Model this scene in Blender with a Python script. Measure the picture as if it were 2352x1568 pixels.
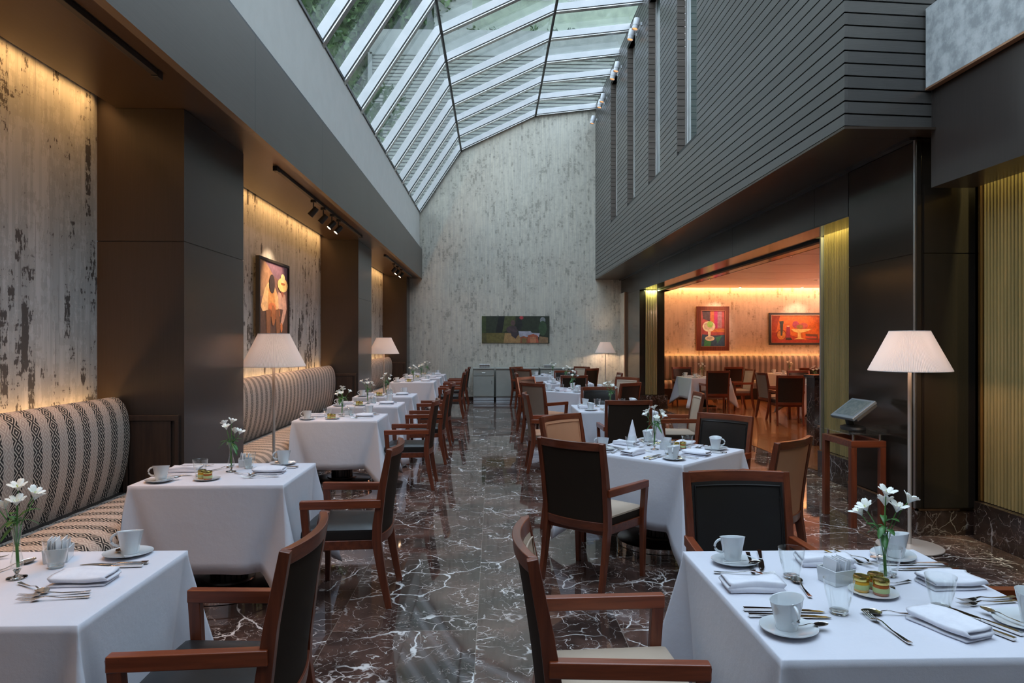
import bpy, math, random
from math import sin, cos, pi, radians, sqrt, atan2
from mathutils import Vector, Matrix
random.seed(7)
for o in list(bpy.data.objects): bpy.data.objects.remove(o)
sc = bpy.context.scene
COL = sc.collection
# ---------------------------------------------------------------- camera, sky, exposure
F_PX = 1568.0
cd = bpy.data.cameras.new('camera'); cam = bpy.data.objects.new('camera', cd); COL.objects.link(cam)
cd.sensor_width = 36.0; cd.lens = 36.0 * F_PX / 2352.0; cd.clip_end = 200
cam.location = (0, 0, 1.6)
cam.rotation_euler = (radians(90), 0, -math.atan(43.0 / F_PX))
sc.camera = cam
sc.view_settings.view_transform = 'Standard'; sc.view_settings.look = 'None'
sc.view_settings.gamma = 1.0; sc.view_settings.use_curve_mapping = False
sc.view_settings.exposure = 0.0
w = bpy.data.worlds.new('sky'); sc.world = w; w.use_nodes = True
wn = w.node_tree; bg = wn.nodes['Background']
tc = wn.nodes.new('ShaderNodeTexCoord'); sx = wn.nodes.new('ShaderNodeSeparateXYZ')
rp = wn.nodes.new('ShaderNodeValToRGB')
wn.links.new(tc.outputs['Generated'], sx.inputs[0]); wn.links.new(sx.outputs['Z'], rp.inputs[0])
rp.color_ramp.elements[0].position = 0.0; rp.color_ramp.elements[0].color = (0.86, 0.91, 0.96, 1)
rp.color_ramp.elements[1].position = 0.9; rp.color_ramp.elements[1].color = (0.70, 0.81, 1.0, 1)
wn.links.new(rp.outputs[0], bg.inputs[0]); bg.inputs[1].default_value = 6.4
sc.cycles.max_bounces = 8; sc.cycles.diffuse_bounces = 4; sc.cycles.glossy_bounces = 4
sc.cycles.transparent_max_bounces = 16; sc.cycles.transmission_bounces = 8
sc.cycles.sample_clamp_indirect = 6.0; sc.cycles.caustics_reflective = False; sc.cycles.caustics_refractive = False

def area(name, loc, sx_, sy_, power, color, rot=(0, 0, 0), spread=None, portal=False):
    l = bpy.data.lights.new(name, 'AREA'); l.shape = 'RECTANGLE'; l.size = sx_; l.size_y = sy_
    l.energy = power; l.color = color
    if spread: l.spread = spread
    if portal: l.cycles.is_portal = True
    o = bpy.data.objects.new(name, l); COL.objects.link(o); o.location = loc; o.rotation_euler = rot
    return o
def spot(name, loc, target, power, color, size=50, blend=0.5, r=0.03):
    l = bpy.data.lights.new(name, 'SPOT'); l.energy = power; l.color = color; l.spot_size = radians(size)
    l.spot_blend = blend; l.shadow_soft_size = r
    o = bpy.data.objects.new(name, l); COL.objects.link(o); o.location = loc
    o.rotation_euler = (Vector(target) - Vector(loc)).to_track_quat('-Z', 'Y').to_euler()
    return o
WARM = (1.0, 0.47, 0.15)
# daylight enters through the skylight: portals over its three slopes
def portal(x0, z0, x1, z1):
    L = math.hypot(x1 - x0, z1 - z0)
    area('skylight_portal', ((x0 + x1) / 2, 8.0, (z0 + z1) / 2), L, 22.0, 1.0, (1, 1, 1),
         (0, -atan2(z1 - z0, x1 - x0), 0), portal=True)
portal(-2.3, 5.2, -1.05, 7.05); portal(-1.05, 7.05, 1.1, 8.05); portal(1.1, 8.05, 3.9, 8.4)
# cove strips tucked above the soffit slots, and strips behind the bench backs
for a, b in ((-1.0, 5.02), (6.3, 11.5), (12.83, 17.93)):
    area('cove_light', (-2.835, (a + b) / 2, 3.43), 0.05, b - a, 6.5 * (b - a), WARM, spread=radians(95))
    area('bench_uplight', (-2.875, (a + b) / 2, 1.05), 0.03, b - a, 7 * (b - a), WARM, (radians(180), 0, 0), spread=radians(130))
area('side_cove_light', (7.6, 19.3, 3.24), 6.8, 0.06, 120, WARM)
area('side_bench_uplight', (7.6, 19.36, 1.05), 6.8, 0.03, 50, WARM, (radians(180), 0, 0))
YEL = (1.0, 0.92, 0.42)
area('fluted_cove_light', (3.922, 2.4, 3.22), 0.04, 6.0, 110, YEL)
area('fluted_cove_light', (3.89, 7.6, 3.1), 0.06, 0.8, 30, YEL)
area('fluted_cove_light', (3.78, 16.18, 2.82), 0.3, 0.05, 9, (.85, 1.0, .5))

# ---------------------------------------------------------------- node materials
class N:
    def __init__(s, name):
        s.m = bpy.data.materials.new(name); s.m.use_nodes = True
        s.t = s.m.node_tree; s.b = s.t.nodes['Principled BSDF']; s.out = s.t.nodes['Material Output']
    def n(s, ty, **k):
        x = s.t.nodes.new('ShaderNode' + ty)
        for a, v in k.items(): setattr(x, a, v)
        return x
    def put(s, sock, v):
        if hasattr(v, 'node'): s.t.links.new(v, sock)
        elif isinstance(v, (tuple, list)) and len(v) == 3 and sock.type == 'RGBA': sock.default_value = (*v, 1)
        else: sock.default_value = v
    def math(s, op, a, b=None, c=None, clamp=False):
        x = s.n('Math', operation=op, use_clamp=clamp)
        s.put(x.inputs[0], a)
        if b is not None: s.put(x.inputs[1], b)
        if c is not None: s.put(x.inputs[2], c)
        return x.outputs[0]
    def mix(s, f, a, b, bt='MIX'):
        x = s.n('Mix', data_type='RGBA', blend_type=bt)
        s.put(x.inputs[0], f); s.put(x.inputs[6], a); s.put(x.inputs[7], b)
        return x.outputs[2]
    def comb(s, x, y, z=0.0):
        c = s.n('CombineXYZ'); s.put(c.inputs[0], x); s.put(c.inputs[1], y); s.put(c.inputs[2], z); return c.outputs[0]
    def coords(s, kind='Object'):
        t = s.n('TexCoord'); q = s.n('SeparateXYZ'); s.t.links.new(t.outputs[kind], q.inputs[0])
        return t.outputs[kind], q.outputs[0], q.outputs[1], q.outputs[2]
    def noise(s, vec, scale=5, detail=2, rough=0.5, dist=0.0):
        x = s.n('TexNoise'); s.put(x.inputs['Vector'], vec)
        x.inputs['Scale'].default_value = scale; x.inputs['Detail'].default_value = detail
        x.inputs['Roughness'].default_value = rough; x.inputs['Distortion'].default_value = dist
        return x.outputs[0]
    def step(s, v, lo, hi):
        x = s.n('MapRange', interpolation_type='SMOOTHSTEP'); s.put(x.inputs[0], v)
        x.inputs[1].default_value = lo; x.inputs[2].default_value = hi; return x.outputs[0]
    def bump(s, h, strength=0.2, dist=0.01):
        x = s.n('Bump'); s.put(x.inputs['Height'], h); x.inputs['Strength'].default_value = strength
        x.inputs['Distance'].default_value = dist; s.t.links.new(x.outputs[0], s.b.inputs['Normal']); return x
    def set(s, **k):
        names = dict(col='Base Color', rough='Roughness', metal='Metallic', coat='Coat Weight', crough='Coat Roughness',
                     spec='Specular IOR Level', emit='Emission Color', estr='Emission Strength', trans='Transmission Weight',
                     ior='IOR', sss='Subsurface Weight', sheen='Sheen Weight', aniso='Anisotropic')
        for a, v in k.items(): s.put(s.b.inputs[names[a]], v)
        return s
def plain(name, col, rough=0.5, **k):
    x = N(name).set(col=col, rough=rough, **k); return x.m
def varied(name, c1, c2, scale=(4, 4, 4), rough=0.5, detail=4, bump=0.0, lo=0.35, hi=0.65, **k):
    x = N(name); v, X, Y, Z = x.coords()
    vec = x.comb(x.math('MULTIPLY', X, scale[0]), x.math('MULTIPLY', Y, scale[1]), x.math('MULTIPLY', Z, scale[2]))
    n = x.noise(vec, 1.0, detail, 0.6)
    x.set(col=x.mix(x.step(n, lo, hi), c1, c2), rough=rough, **k)
    if bump: x.bump(n, bump)
    return x.m
def wallpaper(name, base, shade, dark, ink=1.0, colw=0.055, vs=2.6, th=0.63, warm=None):
    x = N(name); v, X, Y, Z = x.coords()
    u = x.math('ADD', X, Y)
    wob = x.math('MULTIPLY', x.math('SUBTRACT', x.noise(x.comb(x.math('MULTIPLY', u, 30), x.math('MULTIPLY', Z, 9)), 1, 5, 0.7), 0.5), 0.05)
    col = x.math('FLOOR', x.math('DIVIDE', x.math('ADD', u, wob), colw))
    cn = x.noise(x.comb(x.math('MULTIPLY', col, 3.71), x.math('MULTIPLY', Z, vs), x.math('MULTIPLY', col, 1.3)), 1, 6, 0.7)
    big = x.noise(x.comb(x.math('MULTIPLY', u, 1.6), x.math('MULTIPLY', Z, 0.9)), 1, 2)
    fine = x.noise(x.comb(x.math('MULTIPLY', u, 45), x.math('MULTIPLY', Z, 14)), 1, 4, 0.7)
    s_ = x.math('ADD', cn, x.math('MULTIPLY', x.math('SUBTRACT', big, 0.5), 0.35))
    s2 = x.math('ADD', s_, x.math('MULTIPLY', x.math('SUBTRACT', fine, 0.5), 0.45))
    patch = x.step(s2, th, th + 0.02)
    pale = x.step(s2, th - 0.12, th - 0.10)
    col2 = x.math('FLOOR', x.math('DIVIDE', u, colw * 0.45))
    strip = x.noise(x.comb(x.math('MULTIPLY', col2, 5.1), x.math('MULTIPLY', Z, 0.7)), 1, 3)
    c = x.mix(x.step(strip, 0.3, 0.7), base, shade)
    line = x.noise(x.comb(x.math('MULTIPLY', u, 60), x.math('MULTIPLY', Z, 0.8)), 1, 3, 0.6)
    c = x.mix(x.math('MULTIPLY', x.step(line, 0.62, 0.70), 0.5), c, dark)
    c = x.mix(x.math('MULTIPLY', pale, 0.35 * ink), c, (shade[0] * .62, shade[1] * .6, shade[2] * .58))
    c = x.mix(x.math('MULTIPLY', patch, ink), c, dark)
    x.set(col=c, rough=0.62); x.bump(s2, 0.15, 0.01)
    return x.m
def metalpanel(name, c1, c2, rough=0.35, metal=0.6, y0=None, per=2.18, vertical=True, coat=0.0):
    x = N(name); v, X, Y, Z = x.coords()
    if vertical: vec = x.comb(x.math('MULTIPLY', X, 180), x.math('MULTIPLY', Y, 180), x.math('MULTIPLY', Z, 3))
    else: vec = x.comb(x.math('MULTIPLY', X, 180), x.math('MULTIPLY', Y, 3), x.math('MULTIPLY', Z, 180))
    n = x.noise(vec, 1, 3, 0.6)
    big = x.noise(v, 0.9, 3)
    c = x.mix(n, c1, c2)
    c = x.mix(x.math('MULTIPLY', big, 0.35), c, (c1[0] * .6, c1[1] * .6, c1[2] * .6))
    if y0 is not None:
        fr = x.math('FRACT', x.math('DIVIDE', x.math('SUBTRACT', Y, y0 - 20 * per), per))
        ln = x.math('LESS_THAN', fr, 0.006 / per)
        c = x.mix(ln, c, (0.01, 0.01, 0.01))
    r = x.math('ADD', rough - 0.015, x.math('MULTIPLY', big, 0.03))
    x.set(col=c, rough=r, metal=metal, coat=coat, crough=0.12)
    return x.m
def marble(name, tiled=True, bright=1.0, rough=0.06, vk=1.0):
    x = N(name); v, X, Y, Z = x.coords()
    if tiled:
        cx = x.math('FLOOR', x.math('DIVIDE', x.math('ADD', X, 0.092 + 80.0), 0.8))
        par = x.math('MULTIPLY', x.math('MODULO', cx, 2.0), 0.62)
        yy = x.math('ADD', x.math('SUBTRACT', Y, 3.17 - 124.0), par)
        cy = x.math('FLOOR', x.math('DIVIDE', yy, 1.24))
        fx = x.math('FRACT', x.math('DIVIDE', x.math('ADD', X, 80.092), 0.8))
        fy = x.math('FRACT', x.math('DIVIDE', yy, 1.24))
        gr = x.math('MAXIMUM', x.math('LESS_THAN', fx, 0.0035), x.math('LESS_THAN', fy, 0.0024))
        off = x.comb(x.math('MULTIPLY', cx, 3.7), x.math('MULTIPLY', cy, 5.3), x.math('MULTIPLY', cx, 1.9))
        va = x.n('VectorMath', operation='ADD'); x.put(va.inputs[0], v); x.put(va.inputs[1], off); vv = va.outputs[0]
    else: vv = v
    def warp(sc_, det, amp):
        wv = x.n('TexNoise'); x.put(wv.inputs['Vector'], vv); wv.inputs['Scale'].default_value = sc_; wv.inputs['Detail'].default_value = det
        vs = x.n('VectorMath', operation='SCALE'); x.t.links.new(wv.outputs['Color'], vs.inputs[0]); vs.inputs['Scale'].default_value = amp
        vd_ = x.n('VectorMath', operation='ADD'); x.put(vd_.inputs[0], vv); x.t.links.new(vs.outputs[0], vd_.inputs[1]); return vd_.outputs[0]
    wa, wb = warp(2.6, 5, 0.38), warp(6.0, 3, 0.16)
    def vein(vec, sc_, wd, lo, hi, ms):
        vo = x.n('TexVoronoi', feature='DISTANCE_TO_EDGE'); x.put(vo.inputs['Vector'], vec); vo.inputs['Scale'].default_value = sc_
        m = x.step(x.noise(vv, ms, 3, 0.6), lo, hi)
        l = x.math('SUBTRACT', 1.0, x.step(vo.outputs['Distance'], wd * 0.3, wd))
        return x.math('MULTIPLY', l, m)
    def ridge(vec, sc_, det, wd, lo, hi, ms):
        rn = x.noise(vec, sc_, det, 0.55)
        r_ = x.math('SUBTRACT', 1.0, x.step(x.math('ABSOLUTE', x.math('SUBTRACT', rn, 0.5)), wd * 0.4, wd))
        return x.math('MULTIPLY', r_, x.step(x.noise(vv, ms, 3, 0.6), lo, hi))
    v1 = vein(wa, 1.7, 0.013, 0.47, 0.56, 1.6)
    v2 = vein(wb, 7.0, 0.030, 0.50, 0.58, 3.2)
    v3 = ridge(wb, 16.0, 2, 0.016, 0.47, 0.58, 5.0)
    v4 = ridge(wa, 6.0, 2, 0.007, 0.46, 0.56, 2.4)
    b = x.noise(vv, 2.0, 6, 0.65)
    c = x.mix(x.step(b, 0.35, 0.7), (0.030 * bright, 0.019 * bright, 0.016 * bright), (0.13 * bright, 0.072 * bright, 0.056 * bright))
    c = x.mix(x.math('MULTIPLY', v2, 0.75 * vk), c, (0.58, 0.51, 0.48))
    c = x.mix(x.math('MULTIPLY', v3, 0.5 * vk), c, (0.42, 0.36, 0.33))
    c = x.mix(x.math('MULTIPLY', v4, 0.9 * vk), c, (0.62, 0.57, 0.54))
    c = x.mix(x.math('MULTIPLY', v1, 0.95 * vk), c, (0.75, 0.71, 0.69))
    if tiled: c = x.mix(x.math('MULTIPLY', gr, 0.7), c, (0.30, 0.26, 0.22))
    x.set(col=c, rough=rough, spec=1.0)
    return x.m
def wood(name, c1, c2, rough=0.3, axis='Z', coat=0.3, along=2.0, across=38.0):
    x = N(name); v, X, Y, Z = x.coords()
    s = {'X': (along, across, across), 'Y': (across, along, across), 'Z': (across, across, along)}[axis]
    n = x.noise(x.comb(x.math('MULTIPLY', X, s[0]), x.math('MULTIPLY', Y, s[1]), x.math('MULTIPLY', Z, s[2])), 1, 4, 0.6, 0.4)
    x.set(col=x.mix(x.step(n, 0.3, 0.7), c1, c2), rough=rough, coat=coat, crough=0.15)
    return x.m
def upholstery(name):
    x = N(name); v, U, V, Z_ = x.coords('UV')
    per = 0.16
    fu = x.math('FRACT', x.math('DIVIDE', U, per))          # 0..1 : dark stripe then pale stripe
    isd = x.math('LESS_THAN', fu, 0.5)
    su = x.math('SUBTRACT', x.math('MULTIPLY', x.math('FRACT', x.math('MULTIPLY', fu, 2.0)), 2.0), 1.0)
    vp = x.math('ADD', x.math('DIVIDE', V, 0.088), x.math('MULTIPLY', isd, 0.5))
    sv = x.math('SUBTRACT', x.math('MULTIPLY', x.math('FRACT', vp), 2.0), 1.0)
    t = x.math('ADD', x.math('ABSOLUTE', su), x.math('ABSOLUTE', sv))
    def band(a, b):
        return x.math('MULTIPLY', x.math('GREATER_THAN', t, a), x.math('LESS_THAN', t, b))
    k = x.math('MAXIMUM', band(0.22, 0.58), band(0.78, 1.12)); k = x.math('MAXIMUM', k, band(1.36, 1.76))
    fineg = x.noise(v, 260, 2)
    basec = x.mix(fineg, (0.46, 0.40, 0.34), (0.58, 0.52, 0.45))
    palec = x.mix(k, basec, (0.37, 0.30, 0.265))
    darkc = x.mix(k, basec, (0.016, 0.013, 0.013))
    x.set(col=x.mix(isd, palec, darkc), rough=0.85); x.bump(fineg, 0.25, 0.002)
    return x.m
def thin_glass(name, tint=(1, 1, 1), refl=0.9, base=0.04, rough=0.0):
    x = N(name); t = x.t; t.nodes.remove(x.b)
    tr = x.n('BsdfTransparent'); tr.inputs[0].default_value = (*tint, 1)
    gl = x.n('BsdfGlossy'); gl.inputs['Roughness'].default_value = rough; gl.inputs['Color'].default_value = (refl, refl, refl, 1)
    fr = x.n('LayerWeight'); fr.inputs[0].default_value = 0.35
    f = x.math('ADD', x.math('MULTIPLY', x.math('POWER', fr.outputs['Facing'], 2.3), 0.95), base, clamp=True)
    mx = x.n('MixShader'); t.links.new(f, mx.inputs[0]); t.links.new(tr.outputs[0], mx.inputs[1]); t.links.new(gl.outputs[0], mx.inputs[2])
    t.links.new(mx.outputs[0], x.out.inputs[0]); return x.m
def emis(name, col, s):
    return N(name).set(col=(0, 0, 0), emit=col, estr=s, rough=0.5).m

MT = {}
MT['wall_l'] = wallpaper('distressed_wallpaper', (0.44, 0.50, 0.54), (0.32, 0.375, 0.41), (0.035, 0.04, 0.045), 0.92, 0.06, 1.9, 0.585)
MT['wall_b'] = wallpaper('distressed_wallpaper_pale', (0.64, 0.61, 0.52), (0.53, 0.51, 0.455), (0.24, 0.225, 0.19), 0.6, 0.055, 3.4, 0.585)
MT['bronze'] = metalpanel('bronze_panel', (0.052, 0.043, 0.039), (0.070, 0.058, 0.052), 0.26, 0.4)
MT['bronze_beam'] = metalpanel('bronze_beam_panel', (0.118, 0.102, 0.088), (0.165, 0.145, 0.127), 0.42, 0.35, 5.59, 2.18, vertical=False)
MT['bronze_gloss'] = metalpanel('polished_bronze', (0.056, 0.045, 0.036), (0.078, 0.063, 0.050), 0.13, 0.7)
MT['bronze_soffit'] = metalpanel('bronze_soffit', (0.065, 0.046, 0.034), (0.10, 0.072, 0.054), 0.30, 0.5, 5.59, 2.18, vertical=False)
MT['fascia'] = varied('pale_plaster', (0.60, 0.60, 0.57), (0.63, 0.63, 0.60), rough=0.6)
MT['floor'] = marble('brown_marble_tiles', True, 1.05, 0.04)
MT['marble'] = marble('dark_marble', False, 0.42, 0.14, 0.35)
MT['white_frame'] = varied('white_painted_steel', (0.66, 0.67, 0.70), (0.60, 0.62, 0.65), rough=0.35)
MT['dark_frame'] = varied('dark_aluminium', (0.05, 0.05, 0.055), (0.07, 0.07, 0.075), rough=0.35, metal=0.5)
MT['glass_roof'] = thin_glass('skylight_glass', (0.80, 0.84, 0.84), 0.5, 0.03)
MT['glass'] = thin_glass('clear_glass', (0.985, 0.995, 0.99), 1.0, 0.03)
MT['glass_thick'] = N('solid_glass').set(col=(0.98, 1, 0.99), rough=0.0, trans=1.0, ior=1.45).m
MT['glass_green'] = N('green_window_glass').set(col=(0.05, 0.085, 0.08), rough=0.04, metal=0.0, spec=1.0, coat=1.0).m
x = N('siding_boards'); v, X, Y, Z = x.coords()
bd = x.math('FLOOR', x.math('DIVIDE', x.math('SUBTRACT', Z, 3.31), 0.1005)); sg = x.math('FLOOR', x.math('DIVIDE', x.math('ADD', Y, X), 3.9))
rn = x.n('TexWhiteNoise', noise_dimensions='2D'); x.put(rn.inputs['Vector'], x.comb(bd, sg))
n = x.noise(x.comb(x.math('MULTIPLY', X, 6), x.math('MULTIPLY', Y, 6), x.math('MULTIPLY', Z, 160)), 1, 4, 0.65)
c = x.mix(n, (0.058, 0.055, 0.052), (0.102, 0.096, 0.090)); c = x.mix(x.math('MULTIPLY', rn.outputs[0], 0.45), c, (0.040, 0.036, 0.033))
x.set(col=c, rough=0.30, spec=0.6); x.bump(n, 0.25, 0.003); MT['siding'] = x.m
MT['reveal'] = wood('reveal_boards', (0.11, 0.088, 0.076), (0.17, 0.14, 0.12), 0.4, 'X', 0.2)
MT['black'] = plain('matt_black', (0.012, 0.012, 0.012), 0.5)
MT['concrete'] = varied('grey_concrete', (0.24, 0.26, 0.27), (0.42, 0.44, 0.45), (9, 9, 9), 0.8, 6, 0.1)
MT['copper_trim'] = plain('copper_trim', (0.55, 0.30, 0.18), 0.35, metal=0.8)
MT['brass'] = plain('brass', (0.62, 0.42, 0.24), 0.18, metal=1.0)
MT['steel'] = plain('polished_steel', (0.72, 0.70, 0.68), 0.10, metal=1.0)
MT['brushed'] = varied('brushed_steel', (0.50, 0.50, 0.50), (0.62, 0.62, 0.62), (60, 3, 3), 0.3, metal=0.9)
MT['fluted'] = varied('fluted_gold_glass', (0.30, 0.215, 0.085), (0.20, 0.15, 0.06), (7, 7, 0.4), 0.22, spec=0.7, coat=0.5)
MT['mahogany'] = wood('mahogany', (0.10, 0.021, 0.008), (0.18, 0.042, 0.016), 0.34, 'Z')
MT['mahogany_h'] = wood('mahogany_rails', (0.10, 0.021, 0.008), (0.18, 0.042, 0.016), 0.34, 'X')
MT['mahogany_arm'] = wood('mahogany_arms', (0.15, 0.029, 0.009), (0.25, 0.056, 0.019), 0.32, 'Y')
MT['darkwood'] = wood('dark_stained_wood', (0.022, 0.013, 0.010), (0.045, 0.026, 0.018), 0.35, 'Z')
def leather(name, c, rough=0.33, spec=0.35):
    x = N(name); v, X, Y, Z = x.coords(); n = x.noise(v, 220, 3, 0.6); b = x.noise(v, 6, 2)
    x.set(col=x.mix(b, c, (c[0] * 1.25, c[1] * 1.25, c[2] * 1.25)), rough=x.math('ADD', rough - .03, x.math('MULTIPLY', b, 0.08)), spec=spec)
    x.bump(n, 0.10, 0.002); return x.m
MT['leather'] = leather('black_leather', (0.013, 0.011, 0.010), 0.36, .4)
MT['espresso'] = leather('espresso_leather', (0.026, 0.018, 0.013), 0.65, .1)
MT['beige'] = leather('beige_upholstery', (0.40, 0.31, 0.235), 0.5)
MT['tan'] = leather('tan_upholstery', (0.45, 0.22, 0.12), 0.48)
MT['taupe'] = leather('taupe_upholstery', (0.20, 0.145, 0.11), 0.5)
x = N('white_damask'); v, X, Y, Z = x.coords()
vo = x.n('TexVoronoi'); x.put(vo.inputs['Vector'], v); vo.inputs['Scale'].default_value = 6
pt = x.math('MULTIPLY', x.step(x.noise(v, 55, 3, 0.7), 0.5, 0.56), x.math('SUBTRACT', 1.0, x.step(vo.outputs['Distance'], 0.28, 0.42)))
wv = x.noise(v, 9, 4, 0.6); th = x.noise(v, 400, 2)
x.set(col=(0.62, 0.62, 0.68), rough=x.math('SUBTRACT', 0.72, x.math('MULTIPLY', pt, 0.22)), sheen=0.15)
x.bump(x.math('ADD', x.math('MULTIPLY', wv, 1.0), x.math('MULTIPLY', th, 0.08)), 0.22, 0.012); MT['cloth'] = x.m
MT['napkin'] = varied('napkin_linen', (0.66, 0.66, 0.72), (0.72, 0.72, 0.77), (30, 30, 30), 0.75, bump=0.08)
MT['china'] = plain('white_china', (0.66, 0.69, 0.71), 0.12, coat=0.6)
MT['silver'] = plain('silver_cutlery', (0.80, 0.78, 0.75), 0.12, metal=1.0)
MT['green'] = varied('stem_green', (0.05, 0.17, 0.03), (0.09, 0.26, 0.05), (20, 20, 20), 0.45)
MT['leaf'] = varied('leaf_green', (0.035, 0.13, 0.03), (0.07, 0.22, 0.05), (20, 20, 20), 0.4)
MT['petal'] = varied('white_petal', (0.82, 0.80, 0.70), (0.92, 0.92, 0.88), (30, 30, 30), 0.5, sss=0.1)
MT['petal_y'] = plain('petal_throat', (0.55, 0.62, 0.20), 0.5)
MT['jam'] = plain('amber_jam', (0.35, 0.09, 0.02), 0.08, coat=1.0)
MT['honey'] = plain('honey', (0.62, 0.33, 0.03), 0.08, coat=1.0)
MT['lid'] = plain('gold_lid', (0.60, 0.50, 0.16), 0.22, metal=1.0)
MT['jarlabel'] = plain('jar_label', (0.42, 0.50, 0.22), 0.5)
MT['paper'] = plain('sachet_paper', (0.78, 0.80, 0.84), 0.6)
MT['upholstery'] = upholstery('geometric_upholstery')
MT['benchbase'] = plain('bench_plinth', (0.016, 0.013, 0.012), 0.4)
x = N('pleated_shade'); x.set(col=(0.90, 0.86, 0.82), rough=0.7)
tl = x.n('BsdfTranslucent'); tl.inputs[0].default_value = (0.95, 0.84, 0.78, 1)
mx = x.n('MixShader'); mx.inputs[0].default_value = 0.42
x.t.links.new(x.b.outputs[0], mx.inputs[1]); x.t.links.new(tl.outputs[0], mx.inputs[2]); x.t.links.new(mx.outputs[0], x.out.inputs[0]); MT['shade'] = x.m
MT['bulb'] = emis('lit_bulb', (1.0, 0.66, 0.36), 18)
MT['spotface'] = emis('lit_lens', (1.0, 0.62, 0.36), 25)
MT['spotface_dim'] = emis('dim_lens', (1.0, 0.42, 0.15), 1.6)
MT['pink_ceiling'] = varied('painted_ceiling', (0.72, 0.50, 0.43), (0.76, 0.54, 0.46), rough=0.35)
MT['cabinet'] = varied('grey_green_laminate', (0.36, 0.36, 0.325), (0.39, 0.39, 0.355), rough=0.4)
MT['pos'] = varied('grey_plastic', (0.13, 0.15, 0.165), (0.15, 0.17, 0.185), rough=0.35)
MT['screen'] = varied('dark_screen', (0.09, 0.11, 0.11), (0.14, 0.16, 0.15), (30, 30, 30), 0.25)
x = N('oak_strip_floor'); v, X, Y, Z = x.coords()
row = x.math('FLOOR', x.math('DIVIDE', Y, 0.11)); rn = x.n('TexWhiteNoise', noise_dimensions='2D')
x.put(rn.inputs['Vector'], x.comb(row, x.math('FLOOR', x.math('ADD', x.math('DIVIDE', X, 1.3), x.math('MULTIPLY', row, 0.37)))))
n = x.noise(x.comb(x.math('MULTIPLY', X, 3), x.math('MULTIPLY', Y, 60), 0.0), 1, 3)
c = x.mix(rn.outputs[0], (0.26, 0.10, 0.035), (0.40, 0.17, 0.06)); c = x.mix(x.math('MULTIPLY', n, 0.5), c, (0.18, 0.065, 0.02))
x.set(col=c, rough=0.22, coat=0.4); MT['woodfloor'] = x.m
MT['louvre'] = varied('weathered_grey_cladding', (0.14, 0.16, 0.15), (0.20, 0.225, 0.21), (1, 1, 5), 0.7)
MT['parapet'] = varied('parapet_render', (0.13, 0.15, 0.145), (0.17, 0.19, 0.185), rough=0.8)
MT['pale_building'] = varied('pale_render', (0.16, 0.20, 0.16), (0.22, 0.27, 0.21), (2, 2, 2), 0.8)
MT['bark'] = varied('bark', (0.05, 0.035, 0.025), (0.10, 0.075, 0.055), (9, 9, 3), 0.9)
MT['foliage'] = varied('foliage', (0.015, 0.045, 0.012), (0.06, 0.13, 0.035), (3, 3, 3), 0.6)
_c = {}
def flat(col, rough=0.55):
    k = tuple(round(a, 3) for a in col)
    if k not in _c:
        _c[k] = varied('paint', tuple(a * 0.82 for a in col), tuple(min(1, a * 1.15) for a in col), (14, 14, 14), rough)
    return _c[k]

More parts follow.
